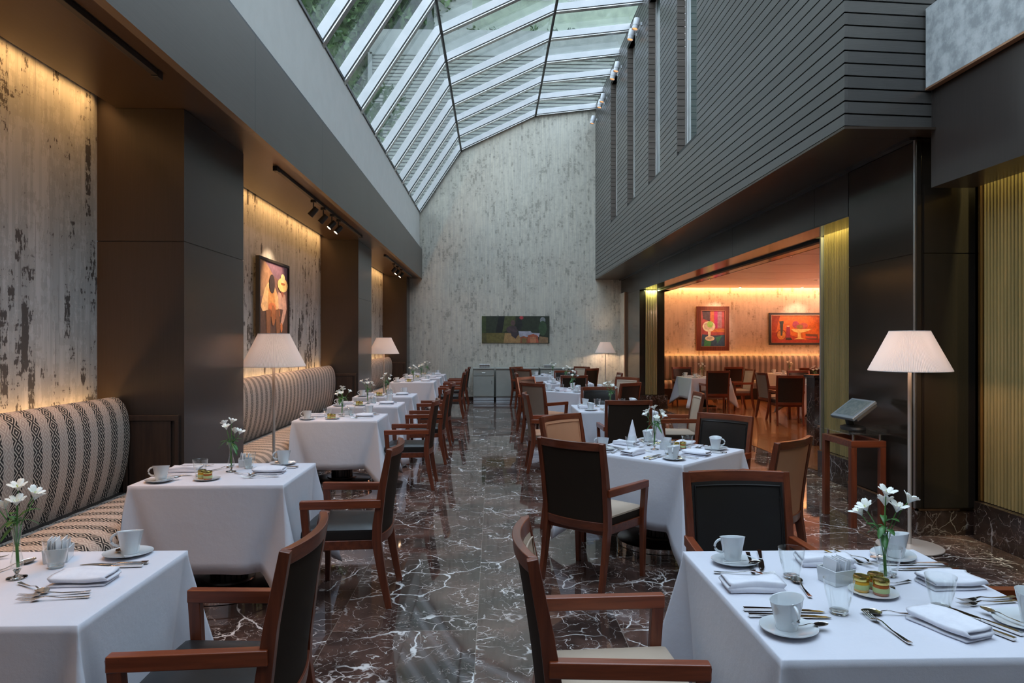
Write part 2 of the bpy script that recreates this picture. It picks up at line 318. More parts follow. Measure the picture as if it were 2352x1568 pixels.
# ---------------------------------------------------------------- mesh builder
class MB:
    def __init__(s): s.v = []; s.f = []; s.mi = []; s.uv = {}; s.cur = 0
    def face(s, idx):
        s.f.append(idx); s.mi.append(s.cur)
    def box(s, x0, x1, y0, y1, z0, z1, M=None):
        b = len(s.v); P = [(x, y, z) for x in (x0, x1) for y in (y0, y1) for z in (z0, z1)]
        for p in P:
            p = Vector(p); s.v.append(M @ p if M else p)
        for q in ((0, 1, 3, 2), (4, 6, 7, 5), (0, 4, 5, 1), (2, 3, 7, 6), (0, 2, 6, 4), (1, 5, 7, 3)): s.face([b + i for i in q])
        return s
    def hexa(s, P):      # 8 points in the order of box()
        b = len(s.v); s.v += [Vector(p) for p in P]
        for q in ((0, 1, 3, 2), (4, 6, 7, 5), (0, 4, 5, 1), (2, 3, 7, 6), (0, 2, 6, 4), (1, 5, 7, 3)): s.face([b + i for i in q])
        return s
    def prism(s, pts, a, b_, axis='Y'):
        def P(p, t): return {'Y': (p[0], t, p[1]), 'X': (t, p[0], p[1]), 'Z': (p[0], p[1], t)}[axis]
        b = len(s.v); n = len(pts)
        s.v += [Vector(P(p, a)) for p in pts] + [Vector(P(p, b_)) for p in pts]
        s.face(list(range(b, b + n))); s.face(list(range(b + 2 * n - 1, b + n - 1, -1)))
        for i in range(n): j = (i + 1) % n; s.face([b + i, b + n + i, b + n + j, b + j])
        return s
    def loft(s, rings, cap=True, closed=True):
        b = len(s.v); n = len(rings[0])
        for r in rings: s.v += [Vector(p) for p in r]
        for k in range(len(rings) - 1):
            for i in range(n if closed else n - 1):
                j = (i + 1) % n; s.face([b + k * n + i, b + k * n + j, b + (k + 1) * n + j, b + (k + 1) * n + i])
        if cap:
            s.face(list(range(b + n - 1, b - 1, -1))); m = b + (len(rings) - 1) * n; s.face(list(range(m, m + n)))
        return s
    def lathe(s, prof, seg=24, c=(0, 0, 0), sx_=1.0, sy_=1.0, cap=False):
        rings = [[(c[0] + r * sx_ * cos(2 * pi * i / seg), c[1] + r * sy_ * sin(2 * pi * i / seg), c[2] + z) for i in range(seg)] for r, z in prof]
        return s.loft(rings, cap)
    def tube(s, path, r, seg=8, cap=True):
        path = [Vector(p) for p in path]; rings = []; up = Vector((0, 0, 1))
        for i, p in enumerate(path):
            d = (path[min(i + 1, len(path) - 1)] - path[max(i - 1, 0)]).normalized()
            a = d.cross(up if abs(d.z) < 0.95 else Vector((1, 0, 0))).normalized(); b = d.cross(a)
            rr = r[i] if isinstance(r, (list, tuple)) else r
            rings.append([p + (a * cos(2 * pi * k / seg) + b * sin(2 * pi * k / seg)) * rr for k in range(seg)])
        return s.loft(rings, cap)
    def sweep(s, path, sizes, side=None):
        # rectangular section (w along 'side', h along the other) swept on a path
        path = [Vector(p) for p in path]; rings = []
        for i, p in enumerate(path):
            d = (path[min(i + 1, len(path) - 1)] - path[max(i - 1, 0)]).normalized()
            a = Vector(side) if side else d.cross(Vector((0, 0, 1)))
            a = (a - d * a.dot(d)).normalized(); b = d.cross(a).normalized()
            w_, h_ = sizes[i] if isinstance(sizes, list) else sizes
            rings.append([p + a * sx__ * w_ / 2 + b * sy__ * h_ / 2 for sx__, sy__ in ((-1, -1), (1, -1), (1, 1), (-1, 1))])
        return s.loft(rings)
    def build(s, name, mats, parent=None, smooth=False, bevel=0.0, seg=2, sub=0, solid=0.0, angle=35, uv=None):
        me = bpy.data.meshes.new(name)
        me.from_pydata([tuple(p) for p in s.v], [], s.f); 
        if not isinstance(mats, (list, tuple)): mats = [mats]
        for m in mats: me.materials.append(MT[m] if isinstance(m, str) else m)
        if len(mats) > 1: me.polygons.foreach_set('material_index', s.mi)
        if uv:
            L = me.uv_layers.new(name='UVMap')
            for lp in me.loops: L.data[lp.index].uv = uv[lp.vertex_index]
        me.validate(); me.update()
        import bmesh
        bm = bmesh.new(); bm.from_mesh(me); bmesh.ops.recalc_face_normals(bm, faces=bm.faces); bm.to_mesh(me); bm.free()
        o = bpy.data.objects.new(name, me); COL.objects.link(o)
        if solid:
            md = o.modifiers.new('thickness', 'SOLIDIFY'); md.thickness = solid; md.offset = 0
        if bevel:
            md = o.modifiers.new('edge', 'BEVEL'); md.width = bevel; md.segments = seg; md.harden_normals = True; md.limit_method = 'ANGLE'; md.angle_limit = radians(angle)
        if sub:
            md = o.modifiers.new('smooth', 'SUBSURF'); md.levels = sub; md.render_levels = sub
        if smooth or bevel or sub:
            me.polygons.foreach_set('use_smooth', [True] * len(me.polygons))
            if not sub:
                try: me.set_sharp_from_angle(angle=radians(40))
                except Exception: pass
        if parent: o.parent = parent
        return o
def tag(o, label=None, cat=None, group=None, kind=None):
    if label: o['label'] = label
    if cat: o['category'] = cat
    if group: o['group'] = group
    if kind: o['kind'] = kind
    return o
def empty(name, loc=(0, 0, 0), rz=0.0):
    o = bpy.data.objects.new(name, None); COL.objects.link(o); o.location = loc; o.rotation_euler = (0, 0, rz); o.empty_display_size = 0.1
    return o
def copy_tree(o, parent=None):
    c = o.copy(); COL.objects.link(c)
    if parent: c.parent = parent
    for ch in o.children: copy_tree(ch, c)
    return c
PROTO = {}; USED = set()
def place(kind, maker, loc, rz, label, cat, group=None, scale=None):
    if kind not in PROTO: PROTO[kind] = maker()
    p = PROTO[kind]
    if kind in USED:
        o = copy_tree(p)
        for k in ('label', 'category', 'group'):
            if k in o: del o[k]
    else: o = p; USED.add(kind)
    o.location = loc; o.rotation_euler = (0, 0, rz)
    if scale: o.scale = scale
    else: o.scale = (1, 1, 1)
    return tag(o, label, cat, group)
def struct(name, mb, mats, **k):
    return tag(mb.build(name, mats, **k), kind='structure')
# ================================================================ THE SETTING
YB, YF = 18.6, -3.2          # back wall, wall behind the viewer
ZS = 3.31                    # underside of both soffits
struct('floor', MB().box(-3.1, 4.0, YF, YB + .2, -0.12, 0.0), 'floor')
struct('floor', MB().box(4.0, 11.2, 7.4, 19.7, -0.12, 0.0), 'woodfloor')
struct('trim_1', MB().box(3.985, 4.015, 8.05, 16.2, -0.001, 0.004), 'brass')
# back wall up to the skylight
bw = [(-3.0, 0), (4.1, 0), (4.1, 8.4), (2.81, 8.12), (1.15, 7.92), (-0.95, 6.92), (-2.15, 5.18), (-3.0, 5.1)]
struct('wall_back', MB().prism(bw, YB, YB + 0.25), 'wall_b')
struct('baseboard_back', MB().box(-2.29, 3.5, YB - 0.02, YB, 0, 0.1), 'darkwood')
struct('wall_front', MB().box(-3.1, 4.2, YF - 0.2, YF, 0, 8.6), 'bronze')
# left: wallpapered wall, pillars, soffit, beam, fascia
struct('wall_left', MB().box(-3.1, -2.9, YF, YB, 0, 3.7), 'wall_l')
sf = MB().box(-2.76, -1.99, YF, YB, ZS, ZS + 0.06)
struct('ceiling_soffit_left', sf, 'bronze_soffit')
struct('ceiling_cove_lid', MB().box(-3.1, -1.99, YF, YB, 3.62, 3.70), 'fascia')
struct('wall_beam_left', MB().box(-1.99, -1.93, YF, YB, ZS - 0.012, 4.08), 'bronze_beam')
struct('wall_fascia_left', MB().box(-2.12, -2.0, YF, YB, 4.08, 5.08), 'fascia')
struct('wall_lining_left', MB().box(-3.1, -2.12, YF, YB, 3.7, 5.02), 'fascia')
struct('trim_2', MB().box(-2.0, -1.93, YF, YB, 4.08, 4.10), 'dark_frame')
pil = ((-1.9, -0.9), (5.08, 6.27), (11.56, 12.80), (18.0, YB))
for a, b in pil:
    m = MB().box(-2.895, -2.275, a + 0.004, b - 0.004, 0, ZS)
    m.box(-2.9, -2.27, a, b, 0.0, 2.330).box(-2.9, -2.27, a, b, 2.338, ZS - 0.004).box(-2.9, -2.765, a, b, ZS - 0.004, 3.61)
    struct('wall_pillar', m, 'bronze')
    if a > 0:
        m = MB().box(-2.66, -2.36, a - 0.018, a, 0.12, 1.02)
        m.box(-2.70, -2.30, a - 0.026, a, 1.02, 1.06).box(-2.33, -2.30, a - 0.026, a, 0, 1.02).box(-2.70, -2.67, a - 0.026, a, 0, 1.02)
        struct('trim_pillar_panel', m, 'darkwood', bevel=0.003)
# ---------------- skylight
IN = [(-2.0, 5.05), (-0.87, 6.77), (1.15, 7.73), (3.55, 8.02)]
def offs(P, d):
    out = []
    for i, p in enumerate(P):
        ds = []
        for a, b in ((i - 1, i), (i, i + 1)):
            if a >= 0 and b < len(P):
                q = Vector((P[b][0] - P[a][0], P[b][1] - P[a][1])).normalized(); ds.append(Vector((-q.y, q.x)))
        n = sum(ds, Vector((0, 0))); n = n / n.length; k = d / n.dot(ds[0]); out.append((p[0] + n.x * k, p[1] + n.y * k))
    return out
sky = tag(empty('window_1', (0, 8, 5)), kind='structure')
def skp(o): o.parent = sky; o.matrix_parent_inverse = Matrix.Translation((0, -8, -5)); return o
web0, web1, gl0, gl1 = offs(IN, 0.040), offs(IN, 0.165), offs(IN, 0.172), offs(IN, 0.184)
ys = [YB - 0.05 - 1.165 * i for i in range(19)]
for i, y in enumerate(ys):
    m = MB()
    for k in range(3):
        m.prism([web0[k], web0[k + 1], web1[k + 1], web1[k]], y - 0.03, y + 0.03)
    skp(m.build('rafter', 'white_frame', bevel=0.004))
    m = MB(); f0 = offs(IN, 0.0); f1 = offs(IN, 0.014)
    for k in range(3): m.prism([f1[k], f1[k + 1], web0[k + 1], web0[k]], y - 0.022, y + 0.03)
    skp(m.build('rafter_gasket', 'black'))
    m = MB()
    for k in range(3): m.prism([f0[k], f0[k + 1], f1[k + 1], f1[k]], y - 0.045, y + 0.055)
    skp(m.build('rafter_flange', 'brushed'))
m = MB()
for k in range(3): m.prism([gl0[k], gl0[k + 1], gl1[k + 1], gl1[k]], YF, YB)
skp(m.build('glazing', 'glass_roof'))
for k in (1, 2):
    skp(MB().tube([(IN[k][0], YF, IN[k][1] + 0.01), (IN[k][0], YB, IN[k][1] + 0.01)], 0.026, 8).build('purlin', 'black'))
skp(MB().box(-2.14, -1.985, YF, YB, 5.08, 5.12).build('sill_rail', 'dark_frame'))
# ---------------- right: board-clad upper volume with four slot windows
XS = 2.79; BH = 0.1005; Y1 = 5.35; ZT = 8.06
wins = [(9.30, 10.30), (11.35, 12.22), (13.38, 14.15), (15.33, 16.15)]; WZ0, WZ1 = 4.47, 7.70
m = MB(); r = 0
z = ZS
while z < ZT - 0.02:
    z1 = min(z + BH, ZT)
    segs = [(Y1, YB)]
    if z1 > WZ0 + 0.02 and z < WZ1 - 0.02:
        segs = []; p = Y1
        for a, b in wins: segs.append((p, a)); p = b
        segs.append((p, YB))
    for a, b in segs: m.box(XS, XS + 0.03, a, b, z + 0.0065, z1 - 0.0065)
    z = z1; r += 1
struct('wall_right_cladding', m, 'siding')
m = MB()
edges = [Y1 + 0.06] + [e for w_ in wins for e in w_] + [YB]
for i in range(0, len(edges), 2): m.box(XS + 0.02, XS + 0.12, edges[i], edges[i + 1], ZS, ZT)
for a, b in wins: m.box(XS + 0.02, XS + 0.12, a, b, ZS, WZ0).box(XS + 0.02, XS + 0.12, a, b, WZ1, ZT)
struct('wall_right_backing', m, 'black')
for k, (a, b) in enumerate(wins):
    wd = tag(empty('window_%d' % (k + 2), (XS + 0.3, (a + b) / 2, WZ0)), kind='structure')
    inv = Matrix.Translation((-(XS + 0.3), -(a + b) / 2, -WZ0))
    def kid(o): o.parent = wd; o.matrix_parent_inverse = inv; return o
    m = MB(); z = WZ0
    while z < WZ1 - 0.01:
        m.box(XS + 0.004, XS + 0.16, b - 0.014, b + 0.001, z + 0.005, z + BH - 0.005); m.box(XS + 0.03, XS + 0.16, a - 0.001, a + 0.014, z + 0.005, z + BH - 0.005); z += BH
    m.box(XS + 0.03, XS + 0.2, a - 0.05, b + 0.06, WZ0 - 0.04, WZ0).box(XS + 0.03, XS + 0.2, a - 0.05, b + 0.06, WZ1, WZ1 + 0.04)
    kid(m.build('reveal', 'reveal'))
    kid(MB().box(XS + 0.20, XS + 0.24, a - 0.05, b + 0.06, WZ0 - 0.04, WZ1 + 0.04).build('backing_panel', 'black'))
    kid(MB().box(XS + 0.155, XS + 0.163, a, b, WZ0, WZ1).build('pane', 'glass_green'))
    m = MB()
    for yy in (a + 0.02, b - 0.09, b - 0.02): m.box(XS + 0.125, XS + 0.16, yy - 0.015, yy + 0.015, WZ0, WZ1)
    m.box(XS + 0.125, XS + 0.16, a, b, WZ0, WZ0 + 0.03)
    kid(m.build('frame', 'brushed', bevel=0.003))
# return face of the clad volume, turned a few degrees
m = MB(); z = ZS
while z < 8.05:
    z1 = z + BH
    m.prism([(XS + 0.001, Y1), (XS + 0.001, Y1 + 0.03), (3.56, 5.44), (3.56, 5.41)], z + 0.0065, z1 - 0.0065, 'Z'); z = z1
struct('wall_return_cladding', m, 'siding')
struct('wall_return_backing', MB().prism([(XS + 0.03, Y1 + 0.02), (XS + 0.03, Y1 + 0.12), (3.6, 5.52), (3.6, 5.43)], ZS, 8.05, 'Z'), 'black')
struct('ceiling_soffit_right', MB().box(XS, 4.0, Y1, YB, ZS - 0.02, ZS), 'bronze_soffit')
struct('trim_3', MB().box(3.44, 3.50, 5.55, YB, ZS - 0.045, ZS - 0.02), 'dark_frame')
# header over the opening, near beam, concrete band
m = MB(); jy = [6.64, 7.35, 9.9, 12.1, 14.3, 16.4, YB]
for i in range(len(jy) - 1): m.box(3.50, 3.56, jy[i] + 0.003, jy[i + 1] - 0.003, 2.84, ZS - 0.045)
m.box(3.515, 3.84, 6.64, 8.05, 2.845, ZS - 0.03).box(3.515, 3.97, 8.05, YB, 2.845, ZS - 0.03)
struct('wall_header', m, 'bronze')
m = MB().box(3.50, 3.84, 6.64, 8.05, 2.83, 2.842).box(3.50, 3.9, 8.05, 16.2, 2.83, 2.842); m.box(4.02, 4.27, 8.05, 16.2, 2.83, 2.842)
struct('trim_header_soffit', m, 'bronze_gloss')
struct('trim_4', MB().box(3.92, 4.0, 8.05, 16.2, 2.80, 2.845), 'black')
struct('wall_beam_right', MB().box(3.53, 3.88, YF, 5.41, 2.84, 3.66), 'bronze')
struct('wall_band_right', MB().box(3.47, 3.9, YF, 5.39, 3.63, 4.27), 'concrete', bevel=0.004)
struct('trim_5', MB().box(3.468, 3.52, YF, 5.392, 3.615, 3.63), 'copper_trim')  # copper-coloured strip stands in for warm light under the concrete band
struct('wall_right_upper', MB().box(3.88, 4.1, YF, 5.5, 3.36, 8.4), 'fascia')
# glossy column and the facing panel, with marble plinths
m = MB().box(3.508, 4.0, 5.56, 6.63, 0.1, ZS - 0.03)
m.box(3.50, 3.52, 5.60, 6.63, 0.225, 2.325).box(3.50, 3.52, 5.60, 6.63, 2.333, ZS - 0.05)
m.box(3.56, 4.0, 5.545, 5.57, 0.225, 2.325).box(3.56, 4.0, 5.545, 5.57, 2.333, 2.9)
struct('wall_column', m, 'bronze_gloss')
struct('trim_column_edge', MB().box(3.483, 3.49, 5.55, 5.57, 0.22, ZS - 0.04), 'brushed')
struct('trim_column_corner', MB().box(3.488, 3.54, 5.54, 5.595, 0.215, ZS - 0.03), 'bronze_gloss', bevel=0.012, seg=3)
m = MB().box(3.49, 3.96, 5.525, 5.56, 0.205, 0.222).box(3.49, 3.50, 5.525, 6.64, 0.205, 0.222)
struct('trim_column_strip', m, 'brass')
struct('baseboard_column', MB().box(3.49, 3.99, 5.53, 6.64, 0, 0.205), 'marble')
def flutes(name, x, y0, y1, z0, z1, along='Y', step=0.036):
    m = MB(); n = int((y1 - y0) / step)
    for i in range(n):
        c_ = y0 + (i + 0.5) * (y1 - y0) / n; r_ = step * 0.42
        ring = []
        for zz in (z0, z1):
            ring.append([((x - r_ * sin(pi * k / 6)) if along == 'Y' else (c_ - r_ * cos(pi * k / 6)),
                          (c_ - r_ * cos(pi * k / 6)) if along == 'Y' else (x - r_ * sin(pi * k / 6)), zz) for k in range(7)])
        m.loft(ring, True)
    if along == 'Y': m.box(x, x + 0.02, y0, y1, z0, z1)
    else: m.box(y0, y1, x, x + 0.02, z0, z1)
    return struct(name, m, 'fluted', smooth=True)
flutes('wall_fluted_panel', 3.97, -2.9, 5.41, 0.31, 3.34)
struct('trim_6', MB().box(3.93, 3.97, 5.41, 5.43, 0.31, 2.95), 'brass')
flutes('wall_fluted_panel', 3.95, 7.3, 8.03, 0.31, 3.02)
struct('trim_7', MB().box(3.90, 3.99, 8.03, 8.06, 0.31, 2.84), 'brushed')
m = MB().box(3.90, 4.05, YF, 5.44, 0, 0.305); struct('baseboard_right', m, 'marble', bevel=0.004)
m = MB().box(3.87, 4.05, 7.2, 8.05, 0, 0.305); struct('baseboard_jamb', m, 'marble', bevel=0.004)
struct('wall_right_inner', MB().box(3.99, 4.10, YF, 8.04, 0, 3.36), 'bronze_gloss')
struct('wall_jamb_fill', MB().box(3.99, 4.12, 5.5, 8.04, 0, 3.3), 'bronze_gloss')
# far jamb of the opening
m = MB().box(3.50, 4.1, 16.25, 17.9, 0.1, 2.84); struct('wall_column_far', m, 'bronze_gloss')
struct('wall_papered_return', MB().box(3.46, 3.56, 17.92, YB, 0, 2.9), 'wall_b')
struct('trim_8', MB().box(3.45, 3.57, 17.86, 17.92, 0, 2.9), 'copper_trim', bevel=0.004)
flutes('wall_fluted_panel', 16.24, 3.64, 3.92, 0.33, 2.84, 'X')
struct('baseboard_far', MB().box(3.46, 4.14, 16.10, 17.9, 0, 0.32), 'marble', bevel=0.004)
# ---------------- side dining room
struct('wall_side_back', MB().box(4.1, 11.2, 19.4, 19.6, 0, 3.5), wallpaper('distressed_wallpaper_warm', (0.60, 0.50, 0.42), (0.54, 0.45, 0.38), (0.26, 0.20, 0.14), 0.75, 0.06, 3.0, 0.60))
m = MB(); ysd = [7.2, 8.65, 10.2, 11.75, 13.3, 14.85, 16.4, 17.95, 19.22]
for i in range(len(ysd) - 1): m.box(4.25, 11.2, ysd[i] + 0.03, ysd[i + 1] - 0.03, 3.12, 3.16)
struct('ceiling_side', m, 'pink_ceiling')
struct('ceiling_side_void', MB().box(4.0, 11.2, 7.2, 19.6, 3.34, 3.42), 'black')
struct('ceiling_side_edge', MB().box(4.25, 4.29, 8.05, 19.2, 2.83, 3.14), 'bronze_gloss')
struct('wall_side_left', MB().box(4.0, 4.12, 17.9, 19.6, 0, 3.4), 'wall_b')
struct('wall_side_right', MB().box(11.2, 11.4, 7.2, 19.6, 0, 3.42), 'bronze')
struct('wall_side_front', MB().box(4.1, 11.3, 7.1, 7.3, 0, 3.42), 'bronze')
# marble-clad counter end just inside the opening
ct = tag(empty('service_counter', (5.3, 10.6, 0)), 'dark marble clad counter end inside the side room opening', 'counter')
def loc(o, p, M_=None):
    o.parent = p; o.matrix_parent_inverse = Matrix.Translation(-p.location); return o
loc(MB().box(4.93, 6.3, 10.35, 10.62, 0.1, 1.04).build('body', 'marble', bevel=0.004), ct)
loc(MB().box(4.90, 6.33, 10.31, 10.66, 1.04, 1.085).build('counter_top', 'marble', bevel=0.006), ct)
loc(MB().box(4.91, 6.32, 10.32, 10.65, 0.0, 0.1).build('plinth', 'marble', bevel=0.006), ct)

# ================================================================ OUTSIDE THE SKYLIGHT
cl = empty('neighbouring_building', (3, 25, 0)); tag(cl, 'grey louvre-clad building with a plain parapet behind the glass roof', 'building')
m = MB(); zz = 4.5
while zz < 12.0:
    m.hexa([(x_, y_, z_) for x_ in (-4.4, 6.7) for y_, z_ in ((25.0, zz), (24.97, zz + .085), (25.03, zz), (25.0, zz + .085))]); zz += 0.13
loc(m.build('cladding', 'louvre'), cl)
loc(MB().box(-4.4, 6.7, 25.1, 25.14, 4.5, 12.0).build('cladding_gap_shade', 'black'), cl)  # black sheet standing in for the shade between the slats
loc(MB().box(-4.5, 6.8, 24.9, 25.4, 12.02, 12.95).build('parapet', 'parapet', bevel=0.02), cl)
loc(MB().box(-4.5, 6.8, 25.2, 27, 0, 12.0).box(-4.55, -4.4, 24.9, 25.4, 4.5, 12.1).box(6.7, 7.0, 24.9, 25.4, 4.5, 12.1).box(7.0, 12, 25.3, 26, 4, 12.6).build('wall', 'parapet'), cl)
loc(MB().box(-2.5, -0.9, 28.9, 29.4, 0, 18).build('tower_wall', 'louvre'), cl)
b2 = empty('apartment_building', (3, 34, 0)); tag(b2, 'pale green building with windows seen above the grey parapet', 'building')
loc(MB().box(-1.5, 9, 34, 36, 10, 26).box(-3, -1.5, 34, 35, 10, 21).build('wall', 'pale_building'), b2)
for wx in (0.0, 2.2, 4.4, 6.6):
    for wz in (16.2, 19.4):
        f = loc(MB().box(wx - .7, wx + .7, 33.9, 34.02, wz - .8, wz + .8).build('window', 'white_frame'), b2)
        loc(MB().box(wx - .58, wx - .05, 33.86, 33.92, wz - .68, wz + .68).box(wx + .05, wx + .58, 33.86, 33.92, wz - .68, wz + .68).build('pane', 'glass_green'), b2).parent = f
        f.children[0].matrix_parent_inverse = Matrix.Identity(4)
loc(MB().box(-1.6, 6.8, 32.5, 34, 14.6, 14.75).build('balcony_slab', 'white_frame'), b2)
m = MB()
for i in range(42): m.box(-1.5 + i * .2, -1.48 + i * .2, 32.5, 32.53, 14.75, 15.6)
m.box(-1.5, 6.8, 32.48, 32.55, 15.6, 15.66); loc(m.build('railing', 'dark_frame'), b2)
def leafy(name, spots, n, size, rnd):
    m = MB()
    for (cx, cy, cz, r) in spots:
        for i in range(n):
            d = Vector((rnd.gauss(0, 1), rnd.gauss(0, 1), rnd.gauss(0, 1))).normalized() * r * (rnd.random() ** 0.4)
            p = Vector((cx, cy, cz)) + d; a = Vector((rnd.gauss(0, 1), rnd.gauss(0, 1), rnd.gauss(0, 1))).normalized()
            b = a.cross(Vector((rnd.random(), rnd.random(), 1))).normalized(); s_ = size * (0.6 + rnd.random() * 0.8)
            k = len(m.v); m.v += [p - a * s_, p + b * s_ * .45, p + a * s_, p - b * s_ * .45]; m.face([k, k + 1, k + 2, k + 3])
    return m
rnd = random.Random(3)
pl = tag(leafy('x', [(-1.5 + i * 0.75, 25.8, 13.25, 0.26) for i in range(11)], 60, 0.07, rnd).build('rooftop_planting', 'foliage'), 'low green planting trailing along the grey parapet', 'plants', kind='stuff')
tr = empty('tree', (-5.2, 15.5, 0)); tag(tr, 'leafy tree with a dark trunk beyond the left slope of the glass roof', 'tree')
m = MB().tube([(-5.6, 15.6, 0), (-5.4, 15.5, 4), (-5.0, 15.0, 7), (-4.6, 14.6, 9.5), (-4.9, 14.0, 12)], [.35, .3, .24, .16, .08], 10)
loc(m.build('trunk', 'bark', smooth=True), tr)
for P_ in ([(-5.0, 15.0, 7), (-3.9, 13.5, 8.6), (-3.4, 12.4, 9.8)], [(-4.6, 14.6, 9.5), (-3.9, 16.2, 11), (-4.2, 17.4, 12)], [(-5.0, 15, 7.2), (-5.2, 12.8, 9), (-4.6, 10.6, 10)]):
    loc(MB().tube(P_, [.15, .10, .05], 8).build('branch', 'bark', smooth=True), tr)
sp_ = []
for i in range(95): sp_.append((-5.3 + rnd.gauss(0, .9), 7.0 + rnd.random() * 13.0, 6.8 + rnd.random() * 7.0, 0.85))
lf = loc(leafy('x', sp_, 260, 0.12, rnd).build('foliage', 'foliage'), tr)

sp_ = [(-13 + rnd.random() * 7.1, 23.5 + rnd.random() * 5, 5 + rnd.random() * 17, 1.2) for i in range(200)] + [(-7 + rnd.random() * 4.5, 28.6 + rnd.random() * 3, 12 + rnd.random() * 10, 1.2) for i in range(90)]
hg = empty('tree', (-9, 22, 0)); tag(hg, 'dense dark trees standing left of the grey louvred building', 'tree')
loc(leafy('x', sp_, 190, 0.22, rnd).build('foliage', 'foliage'), hg)
loc(MB().tube([(-9, 22, 0), (-8.8, 22.2, 6), (-8.2, 23, 12)], [.4, .3, .15], 10).build('trunk', 'bark', smooth=True), hg)
